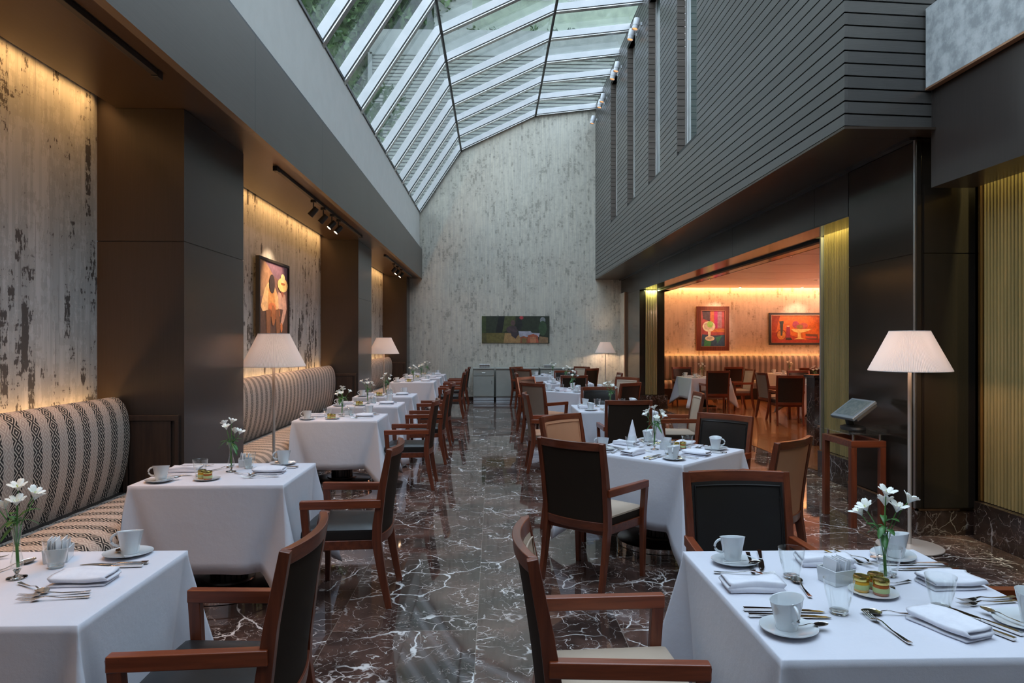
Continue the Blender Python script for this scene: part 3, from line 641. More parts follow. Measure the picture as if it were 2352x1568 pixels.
# ================================================================ PROTOTYPES
def arc(x, bow, half): return -bow * (1 - (x / half) ** 2)
def make_chair(inner, outer, side=None):
    side = side or inner
    def f():
        t = empty('dining_armchair')
        hw = 0.25
        # local: +Y is forward, origin under the middle of the back
        for s in (-1, 1):
            m = MB()
            m.sweep([(s * 0.235, 0.005, 0), (s * 0.236, 0.045, 0.20), (s * 0.237, 0.078, 0.40), (s * 0.238, 0.075, 0.50), (s * 0.242, 0.045, 0.72), (s * 0.245, 0.0, 0.955)],
                    [(0.030, 0.036), (0.034, 0.046), (0.036, 0.056), (0.036, 0.054), (0.034, 0.044), (0.032, 0.034)], side=(1, 0, 0))
            m.build('leg', 'mahogany', t, bevel=0.003)
            m = MB().sweep([(s * 0.262, 0.490, 0), (s * 0.268, 0.485, 0.42), (s * 0.276, 0.502, 0.648)], [(0.030, 0.030), (0.036, 0.042), (0.036, 0.046)], side=(1, 0, 0))
            m.build('leg', 'mahogany', t, bevel=0.003)
            m = MB().sweep([(s * 0.250, 0.050, 0.632), (s * 0.262, 0.27, 0.631), (s * 0.276, 0.524, 0.630)], (0.040, 0.050), side=(1, 0, 0))
            m.build('armrest', 'mahogany_arm', t, bevel=0.005)
        N_ = 10
        def rail(z0, z1, yo, th, bow):
            rings = []
            for i in range(N_ + 1):
                x_ = -0.232 + 0.464 * i / N_; y_ = yo + arc(x_, bow, 0.235)
                rings.append([(x_, y_ - th / 2, z0), (x_, y_ + th / 2, z0), (x_, y_ + th / 2 + (z1 - z0) * -0.12, z1), (x_, y_ - th / 2 + (z1 - z0) * -0.12, z1)])
            return MB().loft(rings)
        m = rail(0.905, 0.957, 0.010, 0.030, 0.042); m.build('back_rail', 'mahogany_h', t, bevel=0.003)
        m = rail(0.385, 0.440, 0.078, 0.032, 0.040); m.build('back_rail', 'mahogany_h', t, bevel=0.003)
        # upholstered back, a curved panel with a piped inner face and a separate outer face
        def panel(z0, z1, off, th, hx, mt, nm, puff):
            m = MB(); n1, n2 = 12, 10; b = 0
            F = []; B = []
            for j in range(n2 + 1):
                z_ = z0 + (z1 - z0) * j / n2; tt = (z_ - 0.44) / 0.50
                yc = 0.078 - 0.070 * max(0, tt) ** 1.25
                rf, rb = [], []
                for i in range(n1 + 1):
                    x_ = -hx + 2 * hx * i / n1; y_ = yc + arc(x_, 0.040, 0.235) + off
                    e = min(i, n1 - i, 1.5) / 1.5; e2 = min(j, n2 - j, 1.5) / 1.5
                    p = puff * min(e, e2) ** 0.5
                    rf.append((x_, y_ + th + p, z_)); rb.append((x_, y_, z_))
                F.append(rf); B.append(rb)
            nv = n1 + 1
            for j in range(n2 + 1): m.v += [Vector(p) for p in F[j]]
            o_ = len(m.v)
            for j in range(n2 + 1): m.v += [Vector(p) for p in B[j]]
            for j in range(n2):
                for i in range(n1):
                    a_ = j * nv + i; m.face([a_, a_ + 1, a_ + nv + 1, a_ + nv]); a_ += o_; m.face([a_, a_ + nv, a_ + nv + 1, a_ + 1])
            rim = [i for i in range(nv)] + [j * nv + n1 for j in range(1, n2 + 1)] + [n2 * nv + i for i in range(n1 - 1, -1, -1)] + [j * nv for j in range(n2 - 1, 0, -1)]
            for k in range(len(rim)):
                a_, b_ = rim[k], rim[(k + 1) % len(rim)]; m.face([a_, o_ + a_, o_ + b_, b_])
            return m.build(nm, mt, t, smooth=True)
        panel(0.438, 0.908, -0.004, 0.014, 0.222, inner, 'backrest', 0.009)
        panel(0.438, 0.908, -0.012, 0.006, 0.222, outer, 'backrest_cover', 0.0)
        m = MB()
        pz = [(-0.208, 0.455), (0.208, 0.455), (0.208, 0.89), (-0.208, 0.89)]
        path = []
        for k in range(4):
            (xa, za), (xb, zb) = pz[k], pz[(k + 1) % 4]
            for q in range(8):
                x_ = xa + (xb - xa) * q / 8; z_ = za + (zb - za) * q / 8; tt = (z_ - 0.44) / 0.5
                path.append((x_, 0.078 - 0.070 * max(0, tt) ** 1.25 + arc(x_, 0.040, 0.235) + 0.0185, z_))
        path.append(path[0]); m.tube(path, 0.0035, 6); m.build('piping', inner, t, smooth=True)
        # seat frame and cushion
        m = MB(); zb, zt = 0.352, 0.408
        m.hexa([(-.225, .07, zb), (-.225, .07, zt), (-.262, .50, zb), (-.262, .50, zt), (.225, .07, zb), (.225, .07, zt), (.262, .50, zb), (.262, .50, zt)])
        m.build('seat_frame', 'mahogany_h', t, bevel=0.004)
        def ring(hr, hf, y0, y1, z, n=7, crown=0.0):
            out = []
            for i in range(n): k = i / (n - 1); out.append((-hr + 2 * hr * k, y0, z))
            for i in range(1, n): k = i / (n - 1); out.append((hr + (hf - hr) * k, y0 + (y1 - y0) * k, z))
            for i in range(1, n): k = i / (n - 1); out.append((hf - 2 * hf * k, y1 + 0.012 * sin(pi * k), z))
            for i in range(1, n - 1): k = i / (n - 1); out.append((-hf + (hf - hr) * k, y1 + (y0 - y1) * k, z))
            return out
        R = [ring(.222, .245, .075, .520, .408), ring(.226, .250, .073, .528, .430), ring(.224, .248, .075, .526, .458)]
        m = MB().loft(R); m.build('seat_band', side, t, smooth=True)
        R = [ring(.224, .248, .075, .526, .457), ring(.221, .245, .078, .523, .468), ring(.20, .225, .10, .50, .480), ring(.13, .15, .16, .43, .489), ring(.04, .05, .26, .33, .492)]
        m = MB().loft(R); m.build('seat', inner, t, smooth=True)
        return t
    return f
def make_table(w_, d_):
    def f():
        t = empty('pedestal_table')
        MB().box(-w_ / 2 + .01, w_ / 2 - .01, -d_ / 2 + .01, d_ / 2 - .01, .715, .748).build('tabletop', 'darkwood', t, bevel=0.004)
        m = MB()
        for i in range(22):
            a = 2 * pi * i / 22
            m.box(-.012, .012, .100, .116, .05, .71, Matrix.Rotation(a, 4, 'Z'))
        m.lathe([(.104, .05), (.104, .71)], 32, cap=True)
        m.build('column', 'darkwood', t, smooth=False)
        MB().lathe([(.325, .078), (.31, .088), (.16, .098), (.155, .11), (.10, .11)], 40, cap=True).build('base', 'darkwood', t, smooth=True)
        m = MB().lathe([(.325, .0), (.325, .036)], 48, cap=True); m.lathe([(.328, .043), (.328, .078)], 48, cap=True)
        m.build('base_band', 'steel', t, smooth=True)
        return t
    return f
def make_cloth(w_, d_, drop, seed, bench=False):
    def f():
        rnd = random.Random(seed)
        hw, hd, r = w_ / 2, d_ / 2, 0.012
        # perimeter samples with outward direction and a corner weight
        P = []
        sides = [((hw, -hd), (hw, hd)), ((hw, hd), (-hw, hd)), ((-hw, hd), (-hw, -hd)), ((-hw, -hd), (hw, -hd))]
        ph = [rnd.random() * 6 for _ in range(8)]
        for si, ((x0, y0), (x1, y1)) in enumerate(sides):
            L = math.hypot(x1 - x0, y1 - y0); dx, dy = (x1 - x0) / L, (y1 - y0) / L; nx, ny = dy, -dx
            ds = [0, .006, .014, .024, .035, .048, .062, .077, .092, .107, .122, .14, .165, .20, .24]; k = [q for q in ds if q < L / 2]
            arr = k + [L * q / 16 for q in range(1, 16) if L * q / 16 > .26 and L * q / 16 < L - .26] + [L - q for q in reversed(k)]
            for s_ in arr:
                e = min(s_, L - s_); sgn = -1 if s_ < L / 2 else 1
                P.append((x0 + dx * s_, y0 + dy * s_, nx, ny, dx * sgn, dy * sgn, e, si, s_))
        rings = []; T = [0, .02, .07, .16, .28, .42, .57, .72, .87, 1.0]
        for ti, tt in enumerate(T):
            ring = []
            for (x_, y_, nx, ny, cx, cy, e, si, s_) in P:
                ch = 0.014 + 0.115 * tt; cw = max(0.0, 1 - e / ch) ** 0.9                  # sharp fold at the corner
                inw = math.exp(-((e - ch * 1.12) / (0.022 + 0.03 * tt)) ** 2)         # the cloth tucks in beside it
                wav = sin(s_ * 11 + ph[si]) * .5 + sin(s_ * 23 + ph[si + 4]) * .3
                dd = drop * (1 + 0.40 * max(0.0, 1 - e / 0.135)) + 0.004 * wav
                out = tt ** 1.15 * (0.020 + 0.006 * wav) + 0.150 * cw * tt ** 1.05 - 0.040 * inw * tt ** 0.8
                cor = 0.085 * cw * tt ** 1.05
                ring.append((max(x_ + nx * out + cx * cor, -hw - .012) if bench else x_ + nx * out + cx * cor, y_ + ny * out + cy * cor, 0.758 - r * (1 if tt > 0 else 0) - dd * tt))
            rings.append(ring)
        def topring(k, z): return [(p[0] * k, p[1] * k, z) for p in P]
        m = MB().loft([topring(.5, .7600), topring(.9, .7600), topring(.988, .7597)] + rings, cap=False)
        n = len(P); c = len(m.v); m.v.append(Vector((0, 0, .7600)))
        for i in range(n): m.face([c, (i + 1) % n, i])
        o = m.build('tablecloth', 'cloth', smooth=True)
        o.data.polygons.foreach_set('use_smooth', [True] * len(o.data.polygons))
        for e_ in o.data.edges: e_.use_edge_sharp = False
        md = o.modifiers.new('thickness', 'SOLIDIFY'); md.thickness = 0.0025; md.offset = -1
        return o
    return f
def make_cup():
    t = empty('coffee_cup'); prof = [(.0, .004), (.024, .004), (.0265, 0), (.028, .004), (.031, .02), (.0365, .05), (.0425, .078), (.0435, .0795), (.0415, .078), (.0345, .048), (.029, .018), (.026, .009), (.0, .008)]
    m = MB(); rings = []
    for r, z in prof: rings.append([(max(r, .0005) * cos(2 * pi * i / 32), max(r, .0005) * sin(2 * pi * i / 32), z * (1 + (0.10 * sin(2 * pi * i / 32)) * (z / .08)) ) for i in range(32)])
    m.loft(rings, True).build('body', 'china', t, smooth=True)
    pa = []
    for i in range(11):
        a = radians(100 - 200 * i / 10); pa.append((.037 + .026 * cos(a) * (1 if abs(a) < 1.6 else .6), 0, .052 + .021 * sin(a) - .004 * i / 10))
    MB().tube(pa, [.0045] * 11, 8).build('handle', 'china', t, smooth=True); return t
def make_saucer():
    m = MB(); rings = []
    for r, z in [(.0005, .003), (.04, .003), (.045, 0), (.05, .003), (.078, .011), (.082, .0135), (.0815, .015), (.076, .0135), (.05, .007), (.035, .0062), (.0005, .006)]:
        rings.append([(r * cos(a) * (1.10 if cos(a) > 0 else 1.0) + .004, r * sin(a) * 0.93, z * (1 + .25 * cos(a))) for a in [2 * pi * i / 40 for i in range(40)]])
    return MB().loft(rings, True).build('saucer', 'china', smooth=True)
def make_small_plate():
    return MB().lathe([(.0005, .002), (.035, .002), (.04, 0), (.045, .002), (.062, .009), (.064, .0105), (.060, .0095), (.042, .005), (.0005, .0045)], 36, cap=True).build('side_plate', 'china', smooth=True)
def make_tumbler():
    t = empty('water_glass')
    pr = [(.0245, .0), (.0262, .004), (.029, .016), (.0355, .045), (.0415, .075), (.0455, .104), (.0455, .1052), (.0442, .104), (.040, .075), (.034, .045), (.0275, .018), (.024, .0125), (.0005, .0115)]
    MB().lathe(pr, 36).build('bowl', 'glass', t, smooth=True)
    MB().lathe([(.0005, .0004), (.0245, .0004), (.0258, .004), (.0270, .0095), (.022, .0112), (.0005, .0106)], 36, cap=True).build('base', 'glass_thick', t, smooth=True)
    return t
def make_vase():
    t = empty('bud_vase')
    pr = [(.0085, .022), (.0155, .031), (.0205, .046), (.0200, .065), (.0130, .095), (.0108, .115), (.0125, .145), (.0185, .178), (.0215, .188), (.0205, .189), (.0170, .176), (.0112, .145), (.0096, .115), (.0118, .095), (.0185, .066), (.0185, .047), (.013, .036), (.0005, .031)]
    MB().lathe(pr, 28).build('body', 'glass', t, smooth=True)
    MB().lathe([(.0005, .0005), (.032, .0008), (.0325, .003), (.012, .008), (.0055, .013), (.0065, .018), (.010, .024), (.0125, .030), (.0005, .033)], 28, cap=True).build('foot', 'glass_thick', t, smooth=True)
    return t
def make_fork():
    m = MB(); y0 = -.10
    m.sweep([(0, -.100, .006), (0, -.08, .0045), (0, -.02, .006), (0, .022, .013), (0, .040, .010)], [(.014, .0035), (.0125, .003), (.006, .003), (.005, .003), (.010, .003)], side=(1, 0, 0))
    m.sweep([(0, .038, .010), (0, .050, .0065), (0, .060, .0055)], [(.012, .0025), (.022, .0022), (.023, .002)], side=(1, 0, 0))
    for k in (-1.5, -.5, .5, 1.5):
        m.sweep([(k * .0062, .058, .0055), (k * .0062, .080, .0065), (k * .0058, .103, .012)], [(.0034, .002), (.0030, .0018), (.0014, .001)], side=(1, 0, 0))
    return m.build('fork', 'silver', smooth=False, bevel=0.0008)
def make_spoon(s=1.0):
    def f():
        m = MB().sweep([(0, -.095, .006), (0, -.075, .0045), (0, -.02, .006), (0, .018, .013), (0, .036, .009)], [(.013, .0035), (.0115, .003), (.0055, .003), (.0045, .003), (.006, .0025)], side=(1, 0, 0))
        rings = []
        for k, z in ((1.0, .0105), (.985, .0112), (.80, .0075), (.5, .0045), (.15, .0032), (.15, .0020), (.5, .0032), (.82, .0062), (1.0, .0098)):
            rings.append([(.0195 * k * sin(a) * (1 - .16 * cos(a)), .064 + .031 * k * cos(a), z - (.002 if cos(a) < -.5 else 0)) for a in [2 * pi * i / 24 for i in range(24)]])
        m.loft(rings, True)
        for p in m.v: p *= s
        return m.build('teaspoon' if s < 0.9 else 'dessert_spoon', 'silver', smooth=True)
    return f
def make_knife():
    m = MB().sweep([(0, -.110, .0065), (0, -.09, .0065), (0, -.02, .006), (0, -.008, .006)], [(.015, .008), (.014, .008), (.010, .007), (.008, .006)], side=(1, 0, 0))
    m.sweep([(0, -.008, .006), (.001, .01, .005), (.002, .07, .004), (.004, .098, .003), (.006, .110, .0025)], [(.010, .004), (.018, .0022), (.018, .002), (.012, .0015), (.003, .001)], side=(1, 0, 0))
    return m.build('knife', 'silver', bevel=0.0012)
def make_napkin():
    # one folded sheet: a flattened spiral section swept across the napkin
    path = []
    def arcp(cx, cz, r, a0, a1, n=6):
        for i in range(n + 1):
            a = radians(a0 + (a1 - a0) * i / n); path.append((cx + r * cos(a), cz + r * sin(a)))
    path += [(-.046, .0022), (-.02, .0018), (.02, .0018), (.038, .0020)]
    arcp(.040, .0055, .0036, -80, 80); path += [(.02, .0088), (-.02, .0085), (-.036, .0088)]
    arcp(-.040, .0118, .0030, 270, 110); path += [(-.02, .0152), (.015, .0156), (.030, .0158)]
    arcp(.036, .0130, .0055, 70, -60, 5)
    m = MB(); rings = []; ny = 14
    for k in range(ny + 1):
        y_ = -.078 + .156 * k / ny
        rings.append([(x_ * (1 + .02 * sin(y_ * 40 + z_ * 300)) + .0015 * sin(y_ * 60), y_ + .004 * sin(z_ * 500), z_ + (z_ / .016) * (.0022 * sin(y_ * 30 + x_ * 40) + .0012)) for x_, z_ in path])
    m.loft(rings, False, closed=False)
    o = m.build('napkin', 'napkin', smooth=True, solid=.0026)
    for e in o.data.edges: e.use_edge_sharp = False
    return o
def make_napkin_cone():
    m = MB(); rings = []
    for k in range(9):
        z = .19 * k / 8; r = .048 * (1 - k / 8) ** 0.9 + .002
        rings.append([((r * (1 + .12 * sin(3 * a))) * cos(a), (r * .8 * (1 + .12 * sin(3 * a))) * sin(a), z) for a in [2 * pi * i / 28 for i in range(28)]])
    return MB().loft(rings, True).build('standing_napkin', 'napkin', smooth=True)
def make_caddy():
    t = empty('sachet_holder')
    m = MB(); o_, i_, h = .036, .032, .042
    for a in range(4):
        M_ = Matrix.Rotation(a * pi / 2, 4, 'Z'); P_ = [M_ @ Vector(p) for p in ((-o_ + .003, -o_ + .003, 0), (-o_, -o_, h), (-i_ + .003, -i_ + .003, 0), (-i_, -i_, h), (o_ - .003, -o_ + .003, 0), (o_, -o_, h), (i_ - .003, -i_ + .003, 0), (i_, -i_, h))]
        m.hexa(P_)
    m.box(-.031, .031, -.031, .031, .0, .004); m.build('box', 'china', t)
    m = MB(); rn = random.Random(5)
    for i in range(13):
        M_ = Matrix.Translation((-.026 + i * .0043, rn.uniform(-.004, .004), .006)) @ Matrix.Rotation(rn.uniform(-.12, .12), 4, 'Y') @ Matrix.Rotation(rn.uniform(-.1, .1), 4, 'X')
        m.box(-.0008, .0008, -.024, .024, 0, rn.uniform(.055, .066), M_)
    tag(m.build('sachets', 'paper', t), kind='stuff'); return t
def make_jar(fill):
    def f():
        t = empty('jam_jar')
        MB().lathe([(.0005, 0), (.016, 0), (.0185, .003), (.0185, .024), (.016, .028), (.0005, .028)], 24, cap=True).build('contents', fill, t, smooth=True)
        MB().lathe([(.0188, .007), (.0190, .0075), (.0190, .0185), (.0188, .019)], 24).build('paper_label', 'jarlabel', t, smooth=True)
        m = MB().lathe([(.0005, .0275), (.0185, .0275), (.0190, .029), (.0190, .036), (.0175, .0385), (.014, .0375), (.0005, .0375)], 28, cap=True); m.build('lid', 'lid', t, smooth=True)
        return t
    return f
def make_flowers(seed, lean=0.0):
    def f():
        rn = random.Random(seed); t = empty('flower_stems')
        nb = 4 + seed % 2
        heads = []
        for i in range(nb):
            a = 2 * pi * i / nb + rn.uniform(-.4, .4); r_ = rn.uniform(.045, .08); z_ = rn.uniform(.225, .305) + .01
            heads.append(Vector((r_ * cos(a), r_ * sin(a) * .9, z_)))
        heads.append(Vector((.005, .0, .315)))
        m = MB()
        for k, h in enumerate(heads):
            off = Vector((.003 * cos(k), .003 * sin(k), 0))
            m.tube([Vector((0.004, 0, .038)) + off, Vector((0, 0, .11)) + off, Vector((h.x * .25, h.y * .25, .19)), Vector((h.x * .7, h.y * .7, h.z - .03)), h], [.0022, .0022, .0022, .0018, .0016], 6)
        m.build('stem', 'green', t, smooth=True)
        def petals(h, d, n=6, L=.046, wd=.0115, op=.85):
            m = MB(); d = d.normalized(); a = d.cross(Vector((.3, .2, 1))).normalized(); b = d.cross(a)
            for i in range(n):
                an = 2 * pi * i / n + rn.uniform(-.1, .1); q = a * cos(an) + b * sin(an); s_ = d.cross(q).normalized()
                Lk = L * (1 if i % 2 else .92); rows = []
                for u, wi, o_ in ((0, .0025, 0), (.3, .009, .24), (.6, wd, .62), (.85, wd * .92, .98), (1, .004, 1.22)):
                    c_ = h + d * (Lk * u * (1 - .35 * u * op)) + q * (Lk * o_ * .62 * op)
                    rows.append([c_ - s_ * wi * (1 if i % 2 else .75) + d * .0015, c_ - d * .001, c_ + s_ * wi * (1 if i % 2 else .75) + d * .0015])
                k0 = len(m.v)
                for r_ in rows: m.v += r_
                for j in range(4):
                    for g in range(2): m.face([k0 + j * 3 + g, k0 + j * 3 + g + 1, k0 + j * 3 + g + 4, k0 + j * 3 + g + 3])
            return m
        for h in heads:
            d = Vector((h.x * 6, h.y * 6, .55 + rn.random() * .4)) if h.xy.length > .01 else Vector((.1, -.3, 1))
            o = petals(h - d.normalized() * .006, d, op=rn.uniform(.75, 1.0)).build('bloom', 'petal', t, smooth=True)
            md = o.modifiers.new('thickness', 'SOLIDIFY'); md.thickness = .0007
            dn = d.normalized(); mm = MB()
            for q in range(4): e = Vector((rn.gauss(0, .004), rn.gauss(0, .004), 0)); mm.tube([h, h + dn * .018 + e], .0007, 5)
            mm.build('stamens', 'petal_y', o)
        for i in range(9):
            an = rn.uniform(0, 2 * pi); p0 = Vector((.004 * cos(an), .004 * sin(an), rn.uniform(.185, .235))); q = Vector((cos(an), sin(an), 0)); s_ = Vector((-sin(an), cos(an), 0)); L = rn.uniform(.06, .10); up = rn.uniform(-.3, .9)
            m = MB()
            rows = []
            for u, wi in ((0, .002), (.3, .009), (.6, .011), (.85, .007), (1, .0005)):
                c_ = p0 + q * L * u * .8 + Vector((0, 0, L * (up * u - .55 * u * u))); rows += [c_ - s_ * wi + Vector((0, 0, .002)), c_, c_ + s_ * wi + Vector((0, 0, .002))]
            m.v = rows
            for j in range(4):
                for g in range(2): m.face([j * 3 + g, j * 3 + g + 1, j * 3 + g + 4, j * 3 + g + 3])
            o = m.build('leaf', 'leaf', t, smooth=True); md = o.modifiers.new('thickness', 'SOLIDIFY'); md.thickness = .0008
        return t
    return f
def make_lamp():
    t = empty('floor_lamp')
    MB().lathe([(.0005, 0), (.225, 0), (.235, .006), (.235, .014), (.225, .018), (.03, .022), (.02, .03), (.0005, .03)], 56, cap=True).build('base', plain('lamp_metal', (0.62, 0.53, 0.47), 0.35, metal=0.35) if 'lamp_metal' not in bpy.data.materials else bpy.data.materials['lamp_metal'], t, smooth=True)
    MB().tube([(0, 0, .028), (0, 0, 1.44)], .0135, 20).build('pole', bpy.data.materials['lamp_metal'], t, smooth=True)
    m = MB(); n = 300; rings = []
    for z, r in ((1.415, .288), (1.42, .289), (1.575, .214), (1.728, .142), (1.733, .141)):
        rings.append([((r + (.0022 if i % 2 else -.0022)) * cos(2 * pi * i / n), (r + (.0022 if i % 2 else -.0022)) * sin(2 * pi * i / n), z) for i in range(n)])
    sh = m.loft(rings, False).build('lamp_shade', 'shade', t, smooth=False, solid=0.0012)
    m = MB()
    for z, r in ((1.415, .2885), (1.733, .1415)):
        m.tube([(r * cos(2 * pi * i / 48), r * sin(2 * pi * i / 48), z) for i in range(49)], .0022, 6)
    for k in range(3): a = 2 * pi * k / 3; m.tube([(0, 0, 1.72), (.14 * cos(a), .14 * sin(a), 1.731)], .002, 6)
    m.tube([(0, 0, 1.44), (0, 0, 1.725)], .004, 8); m.build('shade_frame', 'white_frame', t, smooth=True)
    MB().lathe([(.0005, 1.50), (.018, 1.51), (.026, 1.54), (.018, 1.57), (.0005, 1.575)], 16, cap=True).build('bulb', 'bulb', t, smooth=True)
    return t
def make_track_spot(lit):
    def f():
        t = empty('track_spotlight'); 
        MB().box(-.03, .03, -.02, .02, -.03, 0).build('adapter', 'black', t, bevel=.003)
        MB().tube([(0, 0, -.03), (0, 0, -.11)], .008, 8).build('stem', 'black', t)
        M_ = Matrix.Translation((0, 0, -.14)) @ Matrix.Rotation(radians(42), 4, 'Y')
        m = MB().lathe([(.0005, .06), (.03, .06), (.034, .04), (.036, -.06), (.033, -.06), (.030, -.05), (.0005, -.05)], 20, cap=True)
        m.v = [M_ @ p for p in m.v]; m.build('housing', 'black', t, smooth=True)
        m = MB().lathe([(.0005, -.053), (.029, -.053), (.029, -.051), (.0005, -.051)], 20, cap=True); m.v = [M_ @ p for p in m.v]
        m.build('lens', 'spotface' if lit else 'glass_green', t, smooth=True)
        return t
    return f
def make_wall_spot():
    t = empty('wall_spotlight')
    MB().box(-.015, .03, -.02, .02, -.03, .03).build('bracket', 'white_frame', t, bevel=.003)
    MB().tube([(-.01, 0, 0), (-.07, 0, 0)], .009, 8).build('arm', 'white_frame', t)
    M_ = Matrix.Translation((-.10, 0, 0)) @ Matrix.Rotation(radians(13), 4, 'Y') @ Matrix.Diagonal((1.15, 1.15, .85, 1))
    m = MB().lathe([(.0005, .12), (.048, .12), (.052, .11), (.052, -.04), (.047, -.04), (.047, -.055), (.052, -.055), (.052, -.12), (.046, -.12), (.044, -.09), (.0005, -.09)], 28, cap=True)
    m.v = [M_ @ p for p in m.v]; m.build('housing', 'white_frame', t, smooth=True)
    m = MB().lathe([(.0005, -.098), (.043, -.098), (.043, -.091), (.0005, -.091)], 24, cap=True); m.v = [M_ @ p for p in m.v]; m.build('lens', 'spotface_dim', t, smooth=True)
    return t
# ================================================================ LAYOUT
# benches in the three left alcoves, and along the end of the side room
def bench(name, y0, y1, x_wall, seams, label, along='Y', flip=1):
    t = empty(name, (0, 0, 0)); tag(t, label, 'banquette')
    if along == 'Y': t.location = (x_wall + .4, (y0 + y1) / 2, 0)
    else: t.location = ((y0 + y1) / 2, x_wall - .4, 0)
    inv = Matrix.Translation(-t.location)
    back = [(.06, .50), (.03, .80), (.05, 1.10), (.075, 1.165), (.115, 1.198), (.155, 1.188), (.19, 1.15), (.215, 1.09), (.228, 1.0), (.230, .90), (.224, .80), (.208, .69), (.185, .60), (.16, .53), (.15, .50)]
    seat = [(.13, .30), (.13, .47), (.17, .495), (.28, .515), (.45, .522), (.60, .515), (.66, .495), (.70, .46), (.715, .42), (.705, .37), (.69, .33), (.685, .30)]
    def ext(prof, a, b, nm, rnd_ends=True):
        m = MB(); uv = []; s = [0]
        for i in range(1, len(prof)): s.append(s[-1] + math.hypot(prof[i][0] - prof[i - 1][0], prof[i][1] - prof[i - 1][1]))
        cx = sum(p[0] for p in prof) / len(prof); cz = sum(p[1] for p in prof) / len(prof)
        ss = [(a, .94), (a + .006, .975), (a + .02, 1.0), (b - .02, 1.0), (b - .006, .975), (b, .94)]
        rings = []
        for q, k in ss:
            ring = []
            for i, p in enumerate(prof):
                X_ = cx + (p[0] - cx) * k; Z_ = cz + (p[1] - cz) * k
                ring.append((x_wall + X_, q, Z_) if along == 'Y' else (q, x_wall - X_, Z_)); uv.append((q, s[i]))
            rings.append(ring)
        m.loft(rings, True)
        o = m.build(nm, 'upholstery', smooth=True, uv=uv); o.parent = t; o.matrix_parent_inverse = inv; return o
    es = [y0] + seams + [y1]
    for i in range(len(es) - 1):
        ext(back, es[i] + .002, es[i + 1] - .002, 'backrest'); ext(seat, es[i] + .002, es[i + 1] - .002, 'seat_cushion')
    m = MB()
    if along == 'Y': m.box(x_wall + .005, x_wall + .66, y0, y1, 0, .30).box(x_wall + .0, x_wall + .06, y0, y1, .3, 1.0).box(x_wall + .1, x_wall + .2, y0, y1, .3, .50)
    else: m.box(y0, y1, x_wall - .66, x_wall - .005, 0, .30).box(y0, y1, x_wall - .06, x_wall, .3, 1.0).box(y0, y1, x_wall - .2, x_wall - .1, .3, .50)
    o = m.build('plinth', 'benchbase'); o.parent = t; o.matrix_parent_inverse = inv
    return t
bench('banquette', -0.85, 5.05, -2.872, [], 'geometric patterned banquette in the nearest left alcove')
bench('banquette', 6.30, 11.53, -2.872, [8.1, 9.8], 'geometric patterned banquette in the middle alcove, under the framed painting')
bench('banquette', 12.83, 17.97, -2.872, [14.6, 16.3], 'geometric patterned banquette in the farthest left alcove')
bench('banquette', 4.14, 11.1, 19.372, [6.5, 8.9], 'long striped banquette along the end wall of the side room', 'X')

# lamps
for (x_, y_, s_, lb, pw) in ((-2.07, 6.5, 1.0, 'floor lamp with pleated cream shade beside the nearest pillar, in front of the painting', 14),
                     (-2.09, 13.1, 1.0, 'floor lamp with pleated cream shade in front of the farthest left alcove', 14),
                     (3.0, 18.2, 0.95, 'floor lamp with small cream shade in the back right corner', 22),
                     (3.235, 5.22, 1.0, 'floor lamp with pleated cream shade on a round base, beside the till stand', 15)):
    place('lamp', make_lamp, (x_, y_, 0), 0, lb, 'lamp', 'pleated floor lamps', (s_, s_, s_ * .965 if x_ < 3.1 else .97))
    l = bpy.data.lights.new('lamp_bulb_light', 'POINT'); l.energy = pw; l.color = (1.0, .70, .48); l.shadow_soft_size = 0.05
    lo = bpy.data.objects.new('lamp_bulb_light', l); COL.objects.link(lo); lo.location = (x_, y_, 1.47 * s_)
# spotlights on tracks
for a, b, nm in ((-1.0, 4.40, 'black lighting track on the soffit of the nearest alcove'), (6.75, 11.05, 'black lighting track with four spotlights above the middle alcove'), (13.5, 17.8, 'black lighting track above the farthest alcove')):
    tag(MB().box(-2.15, -2.11, a, b, ZS - .035, ZS).box(-2.152, -2.108, a - .03, a + .05, ZS - .045, ZS).box(-2.152, -2.108, b - .05, b + .02, ZS - .045, ZS).build('lighting_track', 'black', bevel=.003), nm, 'lighting track', 'soffit lighting tracks')
sp = [(8.15, 0), (8.62, 0), (9.07, 1), (9.45, 1), (14.7, 0), (15.2, 1), (15.85, 1)]
nmz = ['first black spotlight on the middle track, unlit', 'second black spotlight on the middle track, unlit', 'lit black spotlight, third on the middle track', 'lit black spotlight at the far end of the middle group', 'unlit black spotlight on the farthest track', 'lit black spotlight in the middle of the farthest track', 'lit black spotlight nearest the back wall on the farthest track']
for (y_, lit), lb in zip(sp, nmz):
    place('ts%d' % lit, make_track_spot(lit), (-2.13, y_, ZS - .034), pi * 0 + (0 if not lit else .5), lb, 'spotlight', 'black track spotlights')
spot('painting_spot', (-2.2, 8.9, 3.14), (-2.85, 8.9, 2.2), 120, (1, .62, .34), 62, .6)
spot('track_spot', (-2.2, 15.4, 3.12), (-2.9, 14.6, 1.6), 30, (1, .62, .34), 60, .6)
for y_, lb in ((12.75, 'nearest white cylinder spotlight at the top of the clad wall'), (13.2, 'second white cylinder spotlight from the front on the clad wall'),
               (14.75, 'third white cylinder spotlight from the front on the clad wall'), (15.2, 'fourth white cylinder spotlight, far one of the middle pair'),
               (16.65, 'fifth white cylinder spotlight, near one of the far pair'), (17.05, 'sixth white cylinder spotlight, far one of the far pair'),
               (18.3, 'single white cylinder spotlight beside the back wall')):
    place('ws', make_wall_spot, (XS - .01, y_, 7.56), 0, lb, 'spotlight', 'white spotlights on the clad wall')
